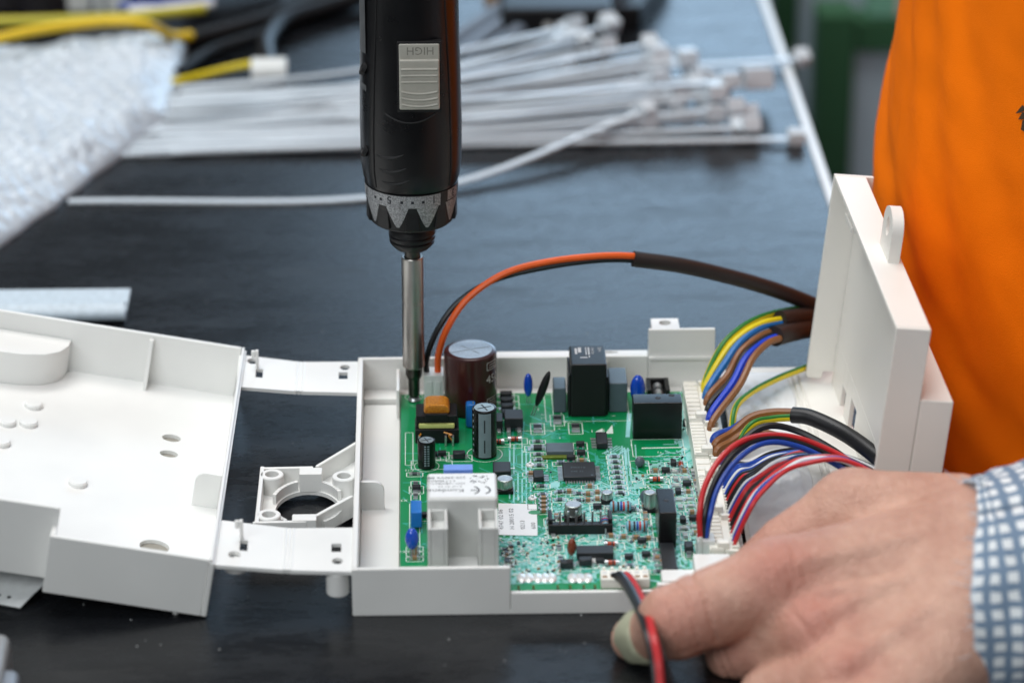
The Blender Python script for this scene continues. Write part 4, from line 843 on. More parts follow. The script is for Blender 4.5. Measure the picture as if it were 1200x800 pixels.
# three-wire lead
c5 = thing('three_wire_lead', 'red, black and blue wires rising from a small white plug near the right corner', 'cable', (165, 30, 10))
xq, xr_ = B(817, 662).x, B(838, 662).x; yq = B(817, 660).y; zt = P(828, 634, y=yq).z
t = MB(); t.box(xq, xr_, yq, yq + 9, ZB + .1, zt, bev=.5); t.box(xq + .5, xq + 2.2, yq - .8, yq + .05, ZB + .2, zt + 2.5, bev=.3); part('plug', t, clearish, c5)
y5 = yq + 4
wire('red_wire', path((820.5, 628, y5), (820, 600, y5 + 1), (826, 570, y5 + 8), (842, 540, y5 + 18), (865, 519, y5 + 30), (895, 510, y5 + 40), (930, 512, y5 + 46), (965, 524, y5 + 48), (1000, 542, y5 + 44), (1030, 562, y5 + 34)), 1.4, W['red'], c5)
wire('black_wire', path((825, 630, y5), (826, 604, y5 + 1), (834, 572, y5 + 9), (850, 543, y5 + 19), (872, 522, y5 + 31), (900, 513, y5 + 40), (930, 517, y5 + 44), (965, 530, y5 + 46), (1000, 550, y5 + 40)), 1.3, W['black'], c5)
wire('blue_wire', path((827, 632, y5), (832, 604, y5 + 1), (840, 574, y5 + 9), (856, 547, y5 + 19), (880, 526, y5 + 31), (905, 518, y5 + 38), (935, 523, y5 + 42), (965, 536, y5 + 42), (1000, 556, y5 + 36)), 1.35, W['blue'], c5)
# control harness
c6 = thing('control_harness', 'ribbon of many red, white, blue and black wires running under the hand', 'cable', (176, 70, 10))
plug(c6, 98, 118, 3); plug(c6, 60, 97, 12); plug(c6, 24, 58.5, 9)
cols = ['white', 'black', 'blue', 'blue', 'white', 'blue', 'black', 'red', 'black', 'black', 'white', 'blue', 'red', 'red', 'black', 'black', 'red', 'white', 'blue', 'red']
for i, k in enumerate(cols):
    f = i / (len(cols) - 1); y0 = 96 - f * 66; jt = lambda q: rnd.uniform(-q, q); b0 = Vector((XE + .6, y0, 12)); sy0 = 560 + 66 * f
    wire(k + '_wire', [b0, Vector((XE + .8, y0, 19))] + path((861 + 20 * f, sy0 - 18 - 15 * f, y0 + 2), (877 + 19 * f + jt(1.2), 541 + 31 * f + jt(1.5), y0 + 8), (905 + 13 * f + jt(2), 531 + 23 * f + jt(2), y0 + 15), (942 + jt(3), 526 + 16 * f + jt(2.5), y0 + 20), (985, 533 + 6 * f + jt(2.5), y0 + 20), (1027, 551 + 6 * f + jt(2), y0 + 16), (1060, 572 + 5 * f, y0 + 10)), 1.15, W[k], c6, 7)
wire('blue_wire', [Vector((XE + .8, 112, 12)), Vector((XE + .8, 112, 18))] + path((868, 525, 118), (888, 514, 122), (920, 515, 124), (960, 528, 118), (1000, 548, 108)), 1.7, W['darkblue'], c6)
wire('black_wire', [Vector((XE + .8, 106, 12)), Vector((XE + .8, 106, 18))] + path((872, 515, 120), (900, 499, 126), (935, 505, 126), (975, 526, 118), (1005, 548, 108)), 1.7, W['black'], c6)
# front lead
c7 = thing('front_lead', 'red and black wires leaving the front socket and hanging over the low front wall', 'cable', (118, 8, 12))
for nm, mt, q in (('black_wire', 'black', [(716, 680, 9), (720, 675, 8), (730, 681, -2), (745, 706, -42), (756, 735, -76), (764, 765, -90), (768, 800, -98), (768, 840, -104)]),
                  ('red_wire', 'red', [(727, 679, 9), (734, 674, 7), (745, 688, -12), (757, 713, -54), (765, 742, -84), (771, 770, -95), (774, 800, -101), (775, 840, -108)]),
                  ('black_wire', 'black', [(722, 680, 9), (726, 673, 8), (735, 682, -3), (749, 707, -44), (762, 734, -74), (774, 762, -90), (781, 790, -98), (784, 840, -105)])):
    wire(nm, path(*q), 1.9, W[mt], c7)

# ------------------------------------------------------------------ screwdriver
sx, sy = 28.3, 205.
dr = thing('electric_screwdriver', 'black electric screwdriver standing upright on the corner of the circuit board', 'screwdriver', (sx, sy, 12))
t = MB(); t.lathe([(2.6, ZB + .1), (3.2, ZB + 1.0), (2.6, ZB + 2.2), (1.3, ZB + 2.7), (.001, ZB + 2.8)], (sx, sy, 0), 20); part('screw', t, solder, pb, 'round headed screw under the screwdriver tip')
t = MB(); t.lathe([(2.3, 12.9), (2.8, 13.4), (2.9, 22), (3.9, 24), (4.2, 25), (4.2, 29.5)], (sx, sy, 0), 24); part('bit', t, darksteel, dr)
t = MB(); t.lathe([(4.6, 28.8), (5.5, 29.8), (5.5, 64), (5.35, 64.3), (5.35, 64.8), (5.5, 65.1), (5.35, 65.5), (5.35, 66), (5.5, 66.3), (5.5, 88.2), (5.0, 88.9), (4.2, 88.9), (3.8, 87.5)], (sx, sy, 0), 32); part('bit_holder', t, steel, dr)
t = MB(); t.lathe([(3.9, 86), (3.9, 95), (4.6, 97)], (sx, sy, 0), 24); part('shank', t, darksteel, dr)
t = MB(); t.lathe([(5, 93.6), (8.5, 94.2), (11, 97), (11.3, 98.2), (10.6, 98.8), (11.4, 99.4), (11.5, 101), (10.9, 101.6), (11.6, 102.2), (11.2, 104.5), (9.9, 106.5), (10, 112)], (sx, sy, 0), 40); part('chuck', t, blackp, dr)
# torque ring with painted teeth
t = MB(); t.lathe([(9.5, 109.4), (19.5, 109.6), (20.6, 110.6), (22.6, 124), (22.9, 130.2), (21.5, 131)], (sx, sy, 0), 64); rg = part('torque_ring', t, blackp, dr)
def rr2(z): return (20.6 + (z - 110.6) * 2.0 / 13.4 if z < 124 else 22.6 + (z - 124) * .3 / 6.2) + .14
def rpt(a, z): return (sx + rr2(z) * math.cos(a), sy + rr2(z) * math.sin(a), z)
t = MB(); silver = M('silver_paint', (176, 178, 180), .5, metal=.3, noise_amt=.35, noise_scale=1700, rgb2=(110, 110, 112))
nt_ = 40
def rpatch(mb, a0, a1, z0, z1): mb.add([rpt(a0, z0), rpt(a1, z0), rpt(a1, z1), rpt(a0, z1)], [(0, 1, 2, 3)])
for k in range(nt_):                               # painted belt
    a0, a1 = [-3.45 + 2.54 * q / nt_ for q in (k, k + 1)]; rpatch(t, a0, a1, 123.6, 129.9)
for k in range(6): a0, a1 = [-.70 + .42 * q / 6 for q in (k, k + 1)]; rpatch(t, a0, a1, 124.6, 129.9)
for a in (-3.30, -2.60, -1.897, -1.21, -.49):
    for k in range(6):
        z0, z1 = 124 - k * 1.9, 124 - (k + 1) * 1.9; w0, w1 = [.235 * (1 - q / 6) ** .8 + .03 for q in (k, k + 1)]
        for q in range(8):
            f0, f1 = -1 + q / 4, -1 + (q + 1) / 4; t.add([rpt(a + w1 * f0, z1), rpt(a + w1 * f1, z1), rpt(a + w0 * f1, z0), rpt(a + w0 * f0, z0)], [(0, 1, 2, 3)])
part('painted_scale', t, silver, rg)
t = MB()
def ringtext(s_, a, size=5.6): t.text(s_, size, lambda u, v: (sx + (rr2(127) + .15) * math.cos(a - u / 22.6), sy + (rr2(127) + .15) * math.sin(a - u / 22.6), 129.2 - v), ink)
ringtext('5', -2.0); ringtext('1', -1.02); ringtext('3', -.44); ringtext('7', -2.75)
for a in (-1.78, -1.55, -1.32, -2.28, -2.45): rpatch(t, a - .03, a + .03, 126.0, 127.4)
part('lettering', t.warp(lambda p: Vector((sx, sy, p.z)) + Vector((p.x - sx, p.y - sy, 0)) * 1.004), ink, rg)
for k in range(9):
    t = MB(); a = -1.553 + 2 * math.pi * k / 9; X = Matrix.Translation((sx, sy, 0)) @ Matrix.Rotation(a, 4, 'Z')
    t.prism([(-3.6, 111.4), (3.6, 111.4), (3.0, 119), (2.2, 121.6), (-2.2, 121.6), (-3.0, 119)], 19.5, 22.1, bev=.5, X=X @ Matrix(((0, 0, 1, 0), (1, 0, 0, 0), (0, 1, 0, 0), (0, 0, 0, 1)))); part('grip_pad', t, blackp, rg)
t = MB(); body = [(20, 130.6), (22.6, 131), (23.6, 134), (24.6, 142), (24.8, 160), (24.4, 185), (23.9, 205), (23.6, 222), (23.6, 420), (21, 430)]
t.lathe(body, (sx, sy, 0), 64, sq=2.25)
hb = part('body', t, M('satin_black_body', (17, 17, 19), .30, noise_amt=.12, noise_scale=90, rvar=.1, bump=.08, bscale=700), dr)
def fr(z, u=0): return sy - np.interp(z, [b[1] for b in body], [b[0] for b in body]) * 1.0
# slide switch
z0, z1 = P(490, 128, y=sy - 24).z, P(490, 51, y=sy - 24).z; xc = P(491.5, 90, y=sy - 24).x
yf = sy - 24.2; swm = M('switch_grey', (176, 174, 164), .5, noise_amt=.05)
t = MB(); t.box(xc - 10.6, xc + 10.6, yf - .4, yf + 6, z0 - 1.6, z1 + 1, bev=.5); part('switch_frame', t, rubber, hb)
t = MB(); t.box(xc - 9.7, xc + 9.7, yf - .9, yf + 4, z0, z1, bev=.7, seg=3); t.box(xc - 9.6, xc + 9.6, yf - 2.4, yf - .5, z0 + .4, z1 - 7.5, bev=1.0, seg=3)
for k in range(6):
    zz = z0 + 3.5 + k * 3.2 + (1.6 if k > 2 else 0); sgn = -1 if k <= 2 else 1; pts = [(xc - 8.6 + 17.2 * q / 8, yf - 2.5, zz + (-1 if k <= 2 else .2) * 1.2 * (1 - ((q - 4) / 4) ** 2) * (1 if k <= 2 else .25)) for q in range(9)]
    t.tube(pts, .62, 6)
sw = part('slide_switch', t, swm, hb, 'grey slide switch marked HIGH upside down')
t = MB(); t.text('HIGH', 5.6, lambda u, v: (xc + 7.2 - u * .98, yf - .95, z1 - 1.6 - v), M('switch_grey_ink', (128, 126, 118), .6)); part('lettering', t, ink, sw)  # lettering in a darker grey than the switch
bodyr = lambda z: np.interp(z, [b[1] for b in body], [b[0] for b in body])
def bpt(a, z, o_=0): k_ = (abs(math.cos(a)) ** 2.25 + abs(math.sin(a)) ** 2.25) ** (-1 / 2.25); r_ = bodyr(z) * k_ + o_; return (sx + r_ * math.cos(a), sy + r_ * math.sin(a), z)
for a0, a1 in ((-2.35, -2.2), (-.72, -.86)):
    t = MB(); t.tube([bpt(a0 + (a1 - a0) * ((z - 133) / 120) ** 2, z, .05) for z in np.linspace(133, 253, 30)], .42, 6); part('seam', t, rubber, hb)
t = MB(); t.tube([bpt(-V + q, z0 - 2.6 - 4.2 * (1 - (q / .5) ** 2), .05) for q in np.linspace(-.5, .5, 17)], .5, 6); part('seam', t, rubber, hb)
for zz, aa in ((150, -2.0), (143, -1.95), (136.5, -1.9)):
    t = MB(); t.tube([bpt(aa + .32 * q, zz + 2.0 * q * q + .8 * q, -.35) for q in np.linspace(-1, 1, 11)], [.2 + .9 * (1 - q * q) for q in np.linspace(-1, 1, 11)], 8); part('grip_ridge', t, rubber, hb)
# label strip and rivets on the left flank, shallow grip dents
sm = M('grey_strip', (92, 94, 96), .45)
for (za, zb_, mt) in ((200, 231, sm), (160, 184, sm)):
    t = MB(); n = 8
    for k in range(n):
        q0, q1 = [math.pi + .28 + .3 * q / n for q in (k, k + 1)]; rr3 = lambda q: 24.1 * (abs(math.cos(q)) ** 2.25 + abs(math.sin(q)) ** 2.25) ** (-1 / 2.25) + .35
        t.add([(sx + rr3(q) * math.cos(q), sy + rr3(q) * math.sin(q), z) for q, z in ((q0, za), (q1, za), (q1, zb_), (q0, zb_))], [(0, 1, 2, 3)])
    part('side_strip', t, mt, hb)
for z in (192, 150):
    X = Matrix.Translation((sx - 21.9, sy - 12, z)) @ Matrix.Rotation(R(-64), 4, 'Y') @ Matrix.Rotation(0, 4, 'Z')
    t = MB(); t.lathe([(3.4, 0), (3.4, 1.8), (2.6, 2.2), (2.2, 1.6), (.001, 1.6)], (0, 0, -.6), 20, X=X); part('rivet', t, rubber, hb)

# ------------------------------------------------------------------ cable ties in the background
tg = 'white cable ties heaped behind the screwdriver'
def tie(tail, mid, head, z=(3, 6, 8), wd=2.5, label=None, hs_=1.0, k=8, grp=tg):
    pts = [P(*tail, z=z[0]), P(*mid, z=z[1]), P(*head, z=z[2])]
    if len(mid) > 2: pass
    sp_ = spline(pts, k); o = thing('cable_tie', label or 'white nylon cable tie lying in the loose heap behind the screwdriver', 'cable tie', pts[2], grp)
    t = MB(); t.tube(sp_, wd, 8, flat=.7); part('strap', t, tiem, o)
    d = (sp_[-1] - sp_[-2]).normalized(); an = math.atan2(d.y, d.x); X = Matrix.Translation(sp_[-1]) @ Matrix.Rotation(an, 4, 'Z') @ Matrix.Rotation(rnd.uniform(-.5, .5), 4, 'X')
    t = MB(); t.box(-1, 9 * hs_, -5.2 * hs_, 5.2 * hs_, -2.6, 5.8 * hs_, bev=1.2, X=X); part('head', t, tiem, o); return o
rt = random.Random(11)
for i in range(60):
    f = i / 59
    hx = rt.uniform(650, 872); lo = 22 + max(0, hx - 690) * .42 + max(0, 690 - hx) * .3; hy = lo + (150 - lo) * (1 - f) * rt.uniform(.8, 1) + rt.uniform(-3, 5); hy = max(hy, lo)
    ty = 182 - f * 70 + rt.uniform(-10, 4); tx = rt.uniform(120, 215)
    my = ty + (hy - ty) * .35 + rt.uniform(-5, 7) + 9 * f
    zz = 3 + f * 26 * rt.uniform(.35, 1)
    tie((tx, ty), ((tx + hx) / 2 + rt.uniform(-40, 40), my), (hx, hy), (2.5, zz * .7 + 2, zz + 3), 1.9, hs_=rt.uniform(.9, 1.2))
tie((80, 236), (480, 226), (750, 132), (1.5, 2, 14), 2.6, 'white cable tie curving forward on its own, nearest to the board')
tie((140, 181), (520, 170), (925, 163), (1.5, 2, 3), 2.6, 'straight white cable tie whose head lies at the bench edge strip')
tie((150, 172), (520, 168), (858, 150), (2, 3, 4), 2.6, 'white cable tie lying just behind the long straight one')
tie((700, 80), (830, 76), (932, 70), (4, 6, 4), 2.5, 'white cable tie reaching out over the edge strip towards the green rack')
tie((560, 120), (720, 112), (872, 100), (4, 10, 13), 2.7, 'white cable tie with a large upright head beside the heap', 1.9)

# ------------------------------------------------------------------ bubble wrap, foam, background leads and clutter
A, Bq, Cq, Dq = P(-120, 42, z=14), P(219, 40, z=10), P(196, 130, z=8), P(-90, 345, z=6)
nu, nv = 190, 190; vs = []; fs = []
bub = random.Random(4)
for j in range(nv + 1):
    for i in range(nu + 1):
        u, v = i / nu, j / nv; p = (A * (1 - u) + Bq * u) * (1 - v) + (Dq * (1 - u) + Cq * u) * v
        e = min(u, 1 - u, v, 1 - v); puff = min(1, e * 7) ** .6
        n1 = noise.noise(Vector((p.x * .016, p.y * .011, 1))) ; n2 = noise.noise(Vector((p.x * .05, p.y * .04, 5)))
        hxp = 11.5; yy = p.y / (hxp * .87); rowi = round(yy); xx = (p.x - (rowi % 2) * hxp / 2) / hxp; ci = round(xx); jx = noise.noise(Vector((ci * 1.7, rowi * 2.3, 4))) * 5; jy = noise.noise(Vector((ci * 2.1, rowi * 1.9, 9))) * 5; du = (xx - ci) * hxp - jx; dv = (yy - rowi) * hxp * .87 - jy; hb_ = .6 + .8 * abs(noise.noise(Vector((ci * 3.1, rowi * 2.7, 2))))
        dd = math.hypot(du, dv) / (hxp * .48); bump = hb_ * 3.4 * math.sqrt(max(0, 1 - dd * dd))
        vs.append((p.x + 2 * n2, p.y + 3 * n1, p.z * .2 + puff * (15 + 6 * n1 + 3 * n2 + bump)))
for j in range(nv):
    for i in range(nu): a = j * (nu + 1) + i; fs.append((a, a + nu + 1, a + nu + 2, a + 1))
k = len(vs)
for j in (0, 1):
    for i in (0, 1): q = vs[(nv * j) * (nu + 1) + nu * i]; vs.append((q[0], q[1], .3))
bd = [i for i in range(nu + 1)] + [(j + 1) * (nu + 1) + nu for j in range(nv)] + [nv * (nu + 1) + nu - 1 - i for i in range(nu)] + [(nv - 1 - j) * (nu + 1) for j in range(nv - 1)]
lowv = []
for a in bd: vs.append((vs[a][0], vs[a][1], .25)); lowv.append(len(vs) - 1)
for i in range(len(bd)): a, b = bd[i], bd[(i + 1) % len(bd)]; fs.append((a, b, lowv[(i + 1) % len(bd)], lowv[i]))
fs.append(tuple(lowv))
vs2 = [v for i, v in enumerate(vs) if not (k <= i < k + 4)]; fs = [tuple(i if i < k else i - 4 for i in f) for f in fs]
t = MB(); t.add(vs2, fs); solo('bubble_wrap', t, bubblem, 'crumpled sheet of clear bubble wrap at the far left of the bench', 'bubble wrap', angle=70)
# foam sheet with rolled end
a = P(146, 366, z=6); t = MB(); pr_ = []
th_ = 1.6
out = [(7.5 * math.cos(q), 7 + 6.5 * math.sin(q)) for q in np.linspace(-1.57, 3.9, 18)]; inn = [(5.2 * math.cos(q), 7 + 4.4 * math.sin(q)) for q in np.linspace(3.9, -1.0, 16)]
pf = [(38, .4)] + [(-o_[0] * -1, o_[1]) for o_ in out] + inn + [(6, 2.4), (38, 2.2)]
prof = [(-38, .3), (0, .3)] + [(7.5 * math.sin(q), 7.0 - 6.7 * math.cos(q)) for q in np.linspace(.2, 4.6, 18)] + [(5.3 * math.sin(q), 7.0 - 4.7 * math.cos(q)) for q in np.linspace(4.6, .3, 16)] + [(-1, 2.4), (-38, 2.0)]
t.prism([(p[0] * -1, p[1]) for p in prof], -(a.x), 420, X=Matrix(((0, 0, -1, 0), (1, 0, 0, 331), (0, 1, 0, 0), (0, 0, 0, 1)))); t.warp(lambda p: Vector((p.x, p.y, p.z * .74 + .1))); solo('foam_sheet', t, foamm, 'pale blue foam sheet with a rolled edge behind the tilted cover', 'foam sheet')
# leads behind
l1 = thing('yellow_green_lead', 'yellow lead with a white plug lying behind the bubble wrap', 'cable', P(310, 86, z=6))
wire('wire', [P(188, 100, z=6), P(230, 90, z=4), P(270, 80, z=5), P(300, 75, z=8), P(318, 80, z=9)], 2.4, W['yellow'], l1)
p = P(314, 99, z=0); t = MB(); X = Matrix.Translation((p.x, p.y, 8)) @ Matrix.Rotation(R(90), 4, 'Y'); t.lathe([(8.5, -11), (9.2, -10), (9.2, 10), (8.5, 11)], (0, 0, 1), 24, X=X); part('plug', t, clearish, l1)
l2 = thing('black_power_cord', 'thick black cord looping behind the white cable ties', 'cable', P(330, 60, z=6))
wire('cord', [P(205, 52, z=5), P(240, 42, z=5), P(300, 26, z=5), P(350, 8, z=5), P(420, -15, z=5)], 5.2, sleeveb, l2)
wire('cord', [P(316, 78, z=6), P(312, 50, z=8), P(330, 26, z=9), P(370, 12, z=8), P(430, -6, z=8)], 5.6, sleeveb, l2)
wire('cord', [P(210, 85, z=5), P(250, 60, z=5), P(310, 40, z=5), P(380, 10, z=5), P(430, -20, z=5)], 4.2, M('dark_jacket', (16, 16, 18), .5), l2)
l3 = thing('long_yellow_lead', 'long yellow lead running along the top of the bubble wrap', 'cable', P(60, 40, z=6))
wire('yellow_wire', [P(-30, 52, z=30), P(40, 36, z=33), P(120, 26, z=33), P(170, 28, z=30), P(200, 42, z=16), P(224, 42, z=12)], 3.2, M('wire_deep_yellow', (226, 190, 26), .4), l3)
wire('olive_wire', [P(-30, 26, z=10), P(60, 24, z=10), P(150, 20, z=10), P(240, 10, z=10)], 3.4, M('wire_olive', (186, 176, 44), .4), l3)
wire('blue_wire', [P(140, 8, z=12), P(190, 6, z=13), P(250, -2, z=12)], 3.0, W['blue'], l3)
wire('pale_wire', [P(150, 13, z=11), P(200, 10, z=11), P(250, 4, z=12)], 3.0, W['white'], l3)
t = MB(); p = P(236, 8, z=0); q = P(330, -14, z=0); t.tube(spline([(p.x - 6, p.y, 12), ((p.x + q.x) / 2, (p.y + q.y) / 2, 13), (q.x, q.y, 13)], 6), 8, 12); solo('black_hose', t, sleeveb, 'thick black tube at the top edge left of the screwdriver', 'tube')
t = MB(); p = P(100, 14, z=0); t.box(p.x - 12, p.x + 4, p.y - 4, p.y + 12, .3, 26, bev=3); t.box(p.x + 6, p.x + 12, p.y - 2, p.y + 8, .3, 28, bev=1); t.box(p.x + 14, p.x + 28, p.y - 2, p.y + 10, .3, 26, bev=2); solo('terminal_block', t, clearish, 'small white terminal block behind the yellow lead', 'terminal block')
for px, py, r_ in ((52, 8, 22), (10, 2, 26), (82, 4, 12)):
    t = MB(); p = P(px, py, z=0); t.lathe([(r_ * .9, .2), (r_, 2), (r_, 22), (r_ * .8, 24), (r_ * .4, 24), (r_ * .38, 30), (.001, 30)], (p.x, p.y, 0), 28)
    solo('motor', t, M('dark_motor', (52, 50, 54), .4, metal=.5), {22: 'dark round motor between two others at the top left', 26: 'dark round motor in the top left corner', 12: 'smallest dark round motor, beside the white terminal block'}[r_], 'motor', 'dark motors at the top left')
# dark clutter behind the ties
t = MB(); p = P(655, 40, z=0); t.box(p.x - 38, p.x + 34, p.y - 20, p.y + 60, .3, 24, bev=3); o = solo('black_box', t, blackp, 'low black box behind the heap of cable ties', 'box')
t = MB(); t.lathe([(3, 0), (3, 1), (.001, 1.2)], (P(642, 42, y=p.y - 20.6).x, 0, 0), 14, X=Matrix.Translation((0, p.y - 20, 12)) @ Matrix.Rotation(R(90), 4, 'X')); part('button', t, modgrey, o)
t = MB(); p = P(740, 18, z=0); t.prism([(p.x - 30, p.y - 30), (p.x + 4, p.y - 30), (p.x + 30, p.y + 60), (p.x - 30, p.y + 60)], .3, 16, bev=2); solo('black_tray', t, blackp, 'small black tray behind the right end of the cable ties', 'tray')
gl = M('grey_hose', (118, 130, 144), .4)
for i, (p0, p1, p2, rr_) in enumerate((((530, 70), (580, 35), (660, -20), 6), ((530, 50), (570, 24), (620, -12), 6), ((545, 74), (590, 48), (640, 12), 5))):
    t = MB(); t.tube(spline([P(*p0, z=8), P(*p1, z=10), P(*p2, z=9)], 8), rr_, 10); solo('grey_hose', t, gl, ['grey hose leading up along the screwdriver, longest of three', 'grey hose at the top, farthest behind the screwdriver', 'thinner grey hose ending at the low black box'][i], 'hose', 'grey hoses behind the screwdriver')
for (px, py, w_, mt, lb, nm) in ((590, 2, 14, M('tan_card', (170, 140, 110), .7), 'small tan block at the top edge right of the screwdriver', 'wooden_block'), (705, 4, 10, M('olive_block', (130, 124, 50), .5), 'small olive block at the top edge behind the ties', 'olive_block'), (720, 14, 16, M('blue_grey_part', (150, 170, 196), .4), 'pale blue grey bracket behind the ties', 'bracket')):
    t = MB(); p = P(px, py, z=0); t.prism([(p.x - w_, p.y - 12), (p.x + w_ * .4, p.y - 12), (p.x + w_, p.y + 16), (p.x - w_ * .3, p.y + 16)], .3, 26, bev=2); solo(nm, t, mt, lb, 'part')

t = MB(); rd = random.Random(9)
for _ in range(150):
    x, y, q = rd.uniform(-170, 260), rd.uniform(-60, 560), rd.uniform(.15, .5); t.lathe([(q, .02), (q * .8, q * .6), (.001, q * .8)], (x, y, 0), 6)
solo('dust_specks', t, M('pale_dust', (170, 172, 172), .8), 'pale dust specks scattered over the dark bench top', 'dust', kind='stuff')
# perforated tape and foreground plug at the lower left
a, b = P(-80, 693, z=1.2), P(26, 713, z=1.2); L_ = (b - a).length; hl = [circle(6 + k * 5.2, 5.2, 1.1, 1.1, 8) for k in range(int(L_ / 5.2) - 1)]; t = MB()
t.plate([(0, 0), (L_ - 1, 0), (L_ + 1, 9), (L_ + 5, 24), (0, 24)], hl, 0, .6, X=Matrix.Translation(a) @ Matrix.Rotation(math.atan2(b.y - a.y, b.x - a.x), 4, 'Z') @ Matrix.Rotation(R(16), 4, 'X'))
solo('carrier_tape', t, tapem, 'short strip of perforated white tape sticking out under the tilted cover', 'tape')
p = P(2, 790, z=10); fgp = thing('foreground_plug', 'blurred pale plastic plug at the lower left corner', 'plug', p)
t = MB(); t.box(p.x - 40, p.x + 3, p.y - 30, p.y + 18, .3, 22, bev=5, seg=3); part('shell', t, M('smoky_plastic', (176, 180, 182), .3, trans=.3), fgp)
t = MB(); t.box(p.x - 6, p.x + 9, p.y - 36, p.y - 6, .3, 17, bev=4, seg=3); part('latch', t, M('pale_latch', (150, 160, 172), .3, trans=.2), fgp)

# ------------------------------------------------------------------ person: hand, sleeve, orange shirt
def surface_nets(Fv, org, h):
    nx, ny, nz = Fv.shape; ins = Fv < 0
    cs = [(i, j, k) for i in (0, 1) for j in (0, 1) for k in (0, 1)]; sl = lambda A_, c: A_[c[0]:nx - 1 + c[0], c[1]:ny - 1 + c[1], c[2]:nz - 1 + c[2]]
    cnt = sum(sl(ins, c).astype(np.int8) for c in cs); act = (cnt > 0) & (cnt < 8); idx = np.argwhere(act); ids = -np.ones(act.shape, dtype=np.int64); ids[act] = np.arange(len(idx))
    vals = [sl(Fv, c)[act] for c in cs]; acc = np.zeros((len(idx), 3)); num = np.zeros(len(idx))
    for a in range(8):
        for b in range(a + 1, 8):
            d = [cs[b][q] - cs[a][q] for q in range(3)]
            if sum(map(abs, d)) != 1: continue
            fa, fb = vals[a], vals[b]; mk = (fa < 0) != (fb < 0); tt = np.where(mk, fa / np.where(fa == fb, 1, fa - fb), 0)
            pos = np.array(cs[a])[None, :] + tt[:, None] * np.array(d)[None, :]; acc += np.where(mk[:, None], pos, 0); num += mk
    V_ = (idx + acc / num[:, None]) * h + org; faces = []
    for ax in range(3):
        o1, o2 = (ax + 1) % 3, (ax + 2) % 3
        A_ = np.moveaxis(ins, ax, 0); ch = A_[:-1] != A_[1:]; ch = np.moveaxis(ch, 0, ax); e = np.argwhere(ch); e = e[(e[:, o1] > 0) & (e[:, o2] > 0)]
        e = e[(e[:, o1] < ids.shape[o1]) & (e[:, o2] < ids.shape[o2])]
        q = []
        for da, db in ((0, 0), (1, 0), (1, 1), (0, 1)): c = e.copy(); c[:, o1] -= da; c[:, o2] -= db; q.append(ids[c[:, 0], c[:, 1], c[:, 2]])
        q = np.stack(q, 1); flip = ins[e[:, 0], e[:, 1], e[:, 2]]; q[~flip] = q[~flip][:, ::-1]; faces.append(q)
    return V_, np.concatenate(faces)
def smin(a, b, k): h_ = np.clip(.5 + .5 * (b - a) / k, 0, 1); return b + (a - b) * h_ - k * h_ * (1 - h_)
class Sdf:
    def __init__(s, lo, hi, h):
        s.h = h; s.lo = np.array(lo, float); ax = [np.arange(lo[i], hi[i], h, dtype=np.float32) for i in range(3)]; s.G = np.stack(np.meshgrid(*ax, indexing='ij'), -1); s.F = None
    def cone(s, a, b, ra, rb):
        a, b = np.array(a, np.float32), np.array(b, np.float32); ab = b - a; tt = np.clip(((s.G - a) @ ab) / (ab @ ab), 0, 1); d = np.linalg.norm(s.G - a - tt[..., None] * ab, axis=-1); return d - (ra + (rb - ra) * tt)
    def add(s, a, b, ra, rb, k=6):
        d = s.cone(a, b, ra, rb); s.F = d if s.F is None else smin(s.F, d, k)
    def chain(s, pts, rs, k=6):
        d = None
        for i in range(len(pts) - 1): c = s.cone(pts[i], pts[i + 1], rs[i], rs[i + 1]); d = c if d is None else np.minimum(d, c)
        return d
    def join(s, d, k): s.F = d if s.F is None else smin(s.F, d, k)
J = lambda px, py, y: np.array(P(px, py, y=y))
D = Sdf((88, -175, -2), (330, 55, 88), 1.05)
w1, w2, w3, w4 = J(1150, 640, -36), J(1150, 668, -51), J(1150, 700, -66), J(1150, 734, -80)
mi, mm, mr_, ml = J(912, 684, -50), J(955, 744, -70), J(990, 800, -98), J(1030, 845, -122)
for wst, kn, ra, rb in ((w1, mi, 25, 19.5), (w2, mm, 25, 18.5), (w3, mr_, 25, 18), (w4, ml, 24, 17)): D.add(wst, kn, ra, rb, 12)
D.add(w1 + np.array([60, 10, 12]), w1, 26, 25, 12); D.add(w3 + np.array([60, 4, 12]), w3, 27, 25, 12); D.add(w4 + np.array([60, 4, 12]), w4, 26, 24, 12)
pal = np.array([10, 6, -12])
D.add((w2 + mm) / 2 + pal, (w3 + mr_) / 2 + pal, 20, 20, 14)
# fingers
pi_, di, ti = J(793, 727, -60), J(764, 742, -46), J(744, 748, -38)
D.join(D.chain([mi, (mi + pi_) / 2 + np.array([0, 0, .5]), pi_], [19.5, 17.6, 16.8]), 6)
D.join(D.chain([pi_, di, ti], [15.5, 12.5, 10.5]), 4)
pm = J(864, 764, -50); D.join(D.chain([mm, (mm + pm) / 2, pm], [18, 15, 13.5]), 5); D.join(D.chain([pm, pm + np.array([-6, 20, -4])], [13, 10]), 4)
p3 = J(905, 818, -84); D.join(D.chain([mr_, p3], [17.5, 15]), 4); p4 = J(930, 850, -122); D.join(D.chain([ml, p4], [16, 14]), 4)
# thumb on the far side
tc_, tm, tip, tt_ = J(1118, 622, -12), J(1000, 602, 0), J(922, 640, -4), J(884, 668, -10)
D.join(D.chain([tc_, tm], [26, 20]), 10); D.join(D.chain([tm, tip, tt_], [19, 14, 11.5]), 6)
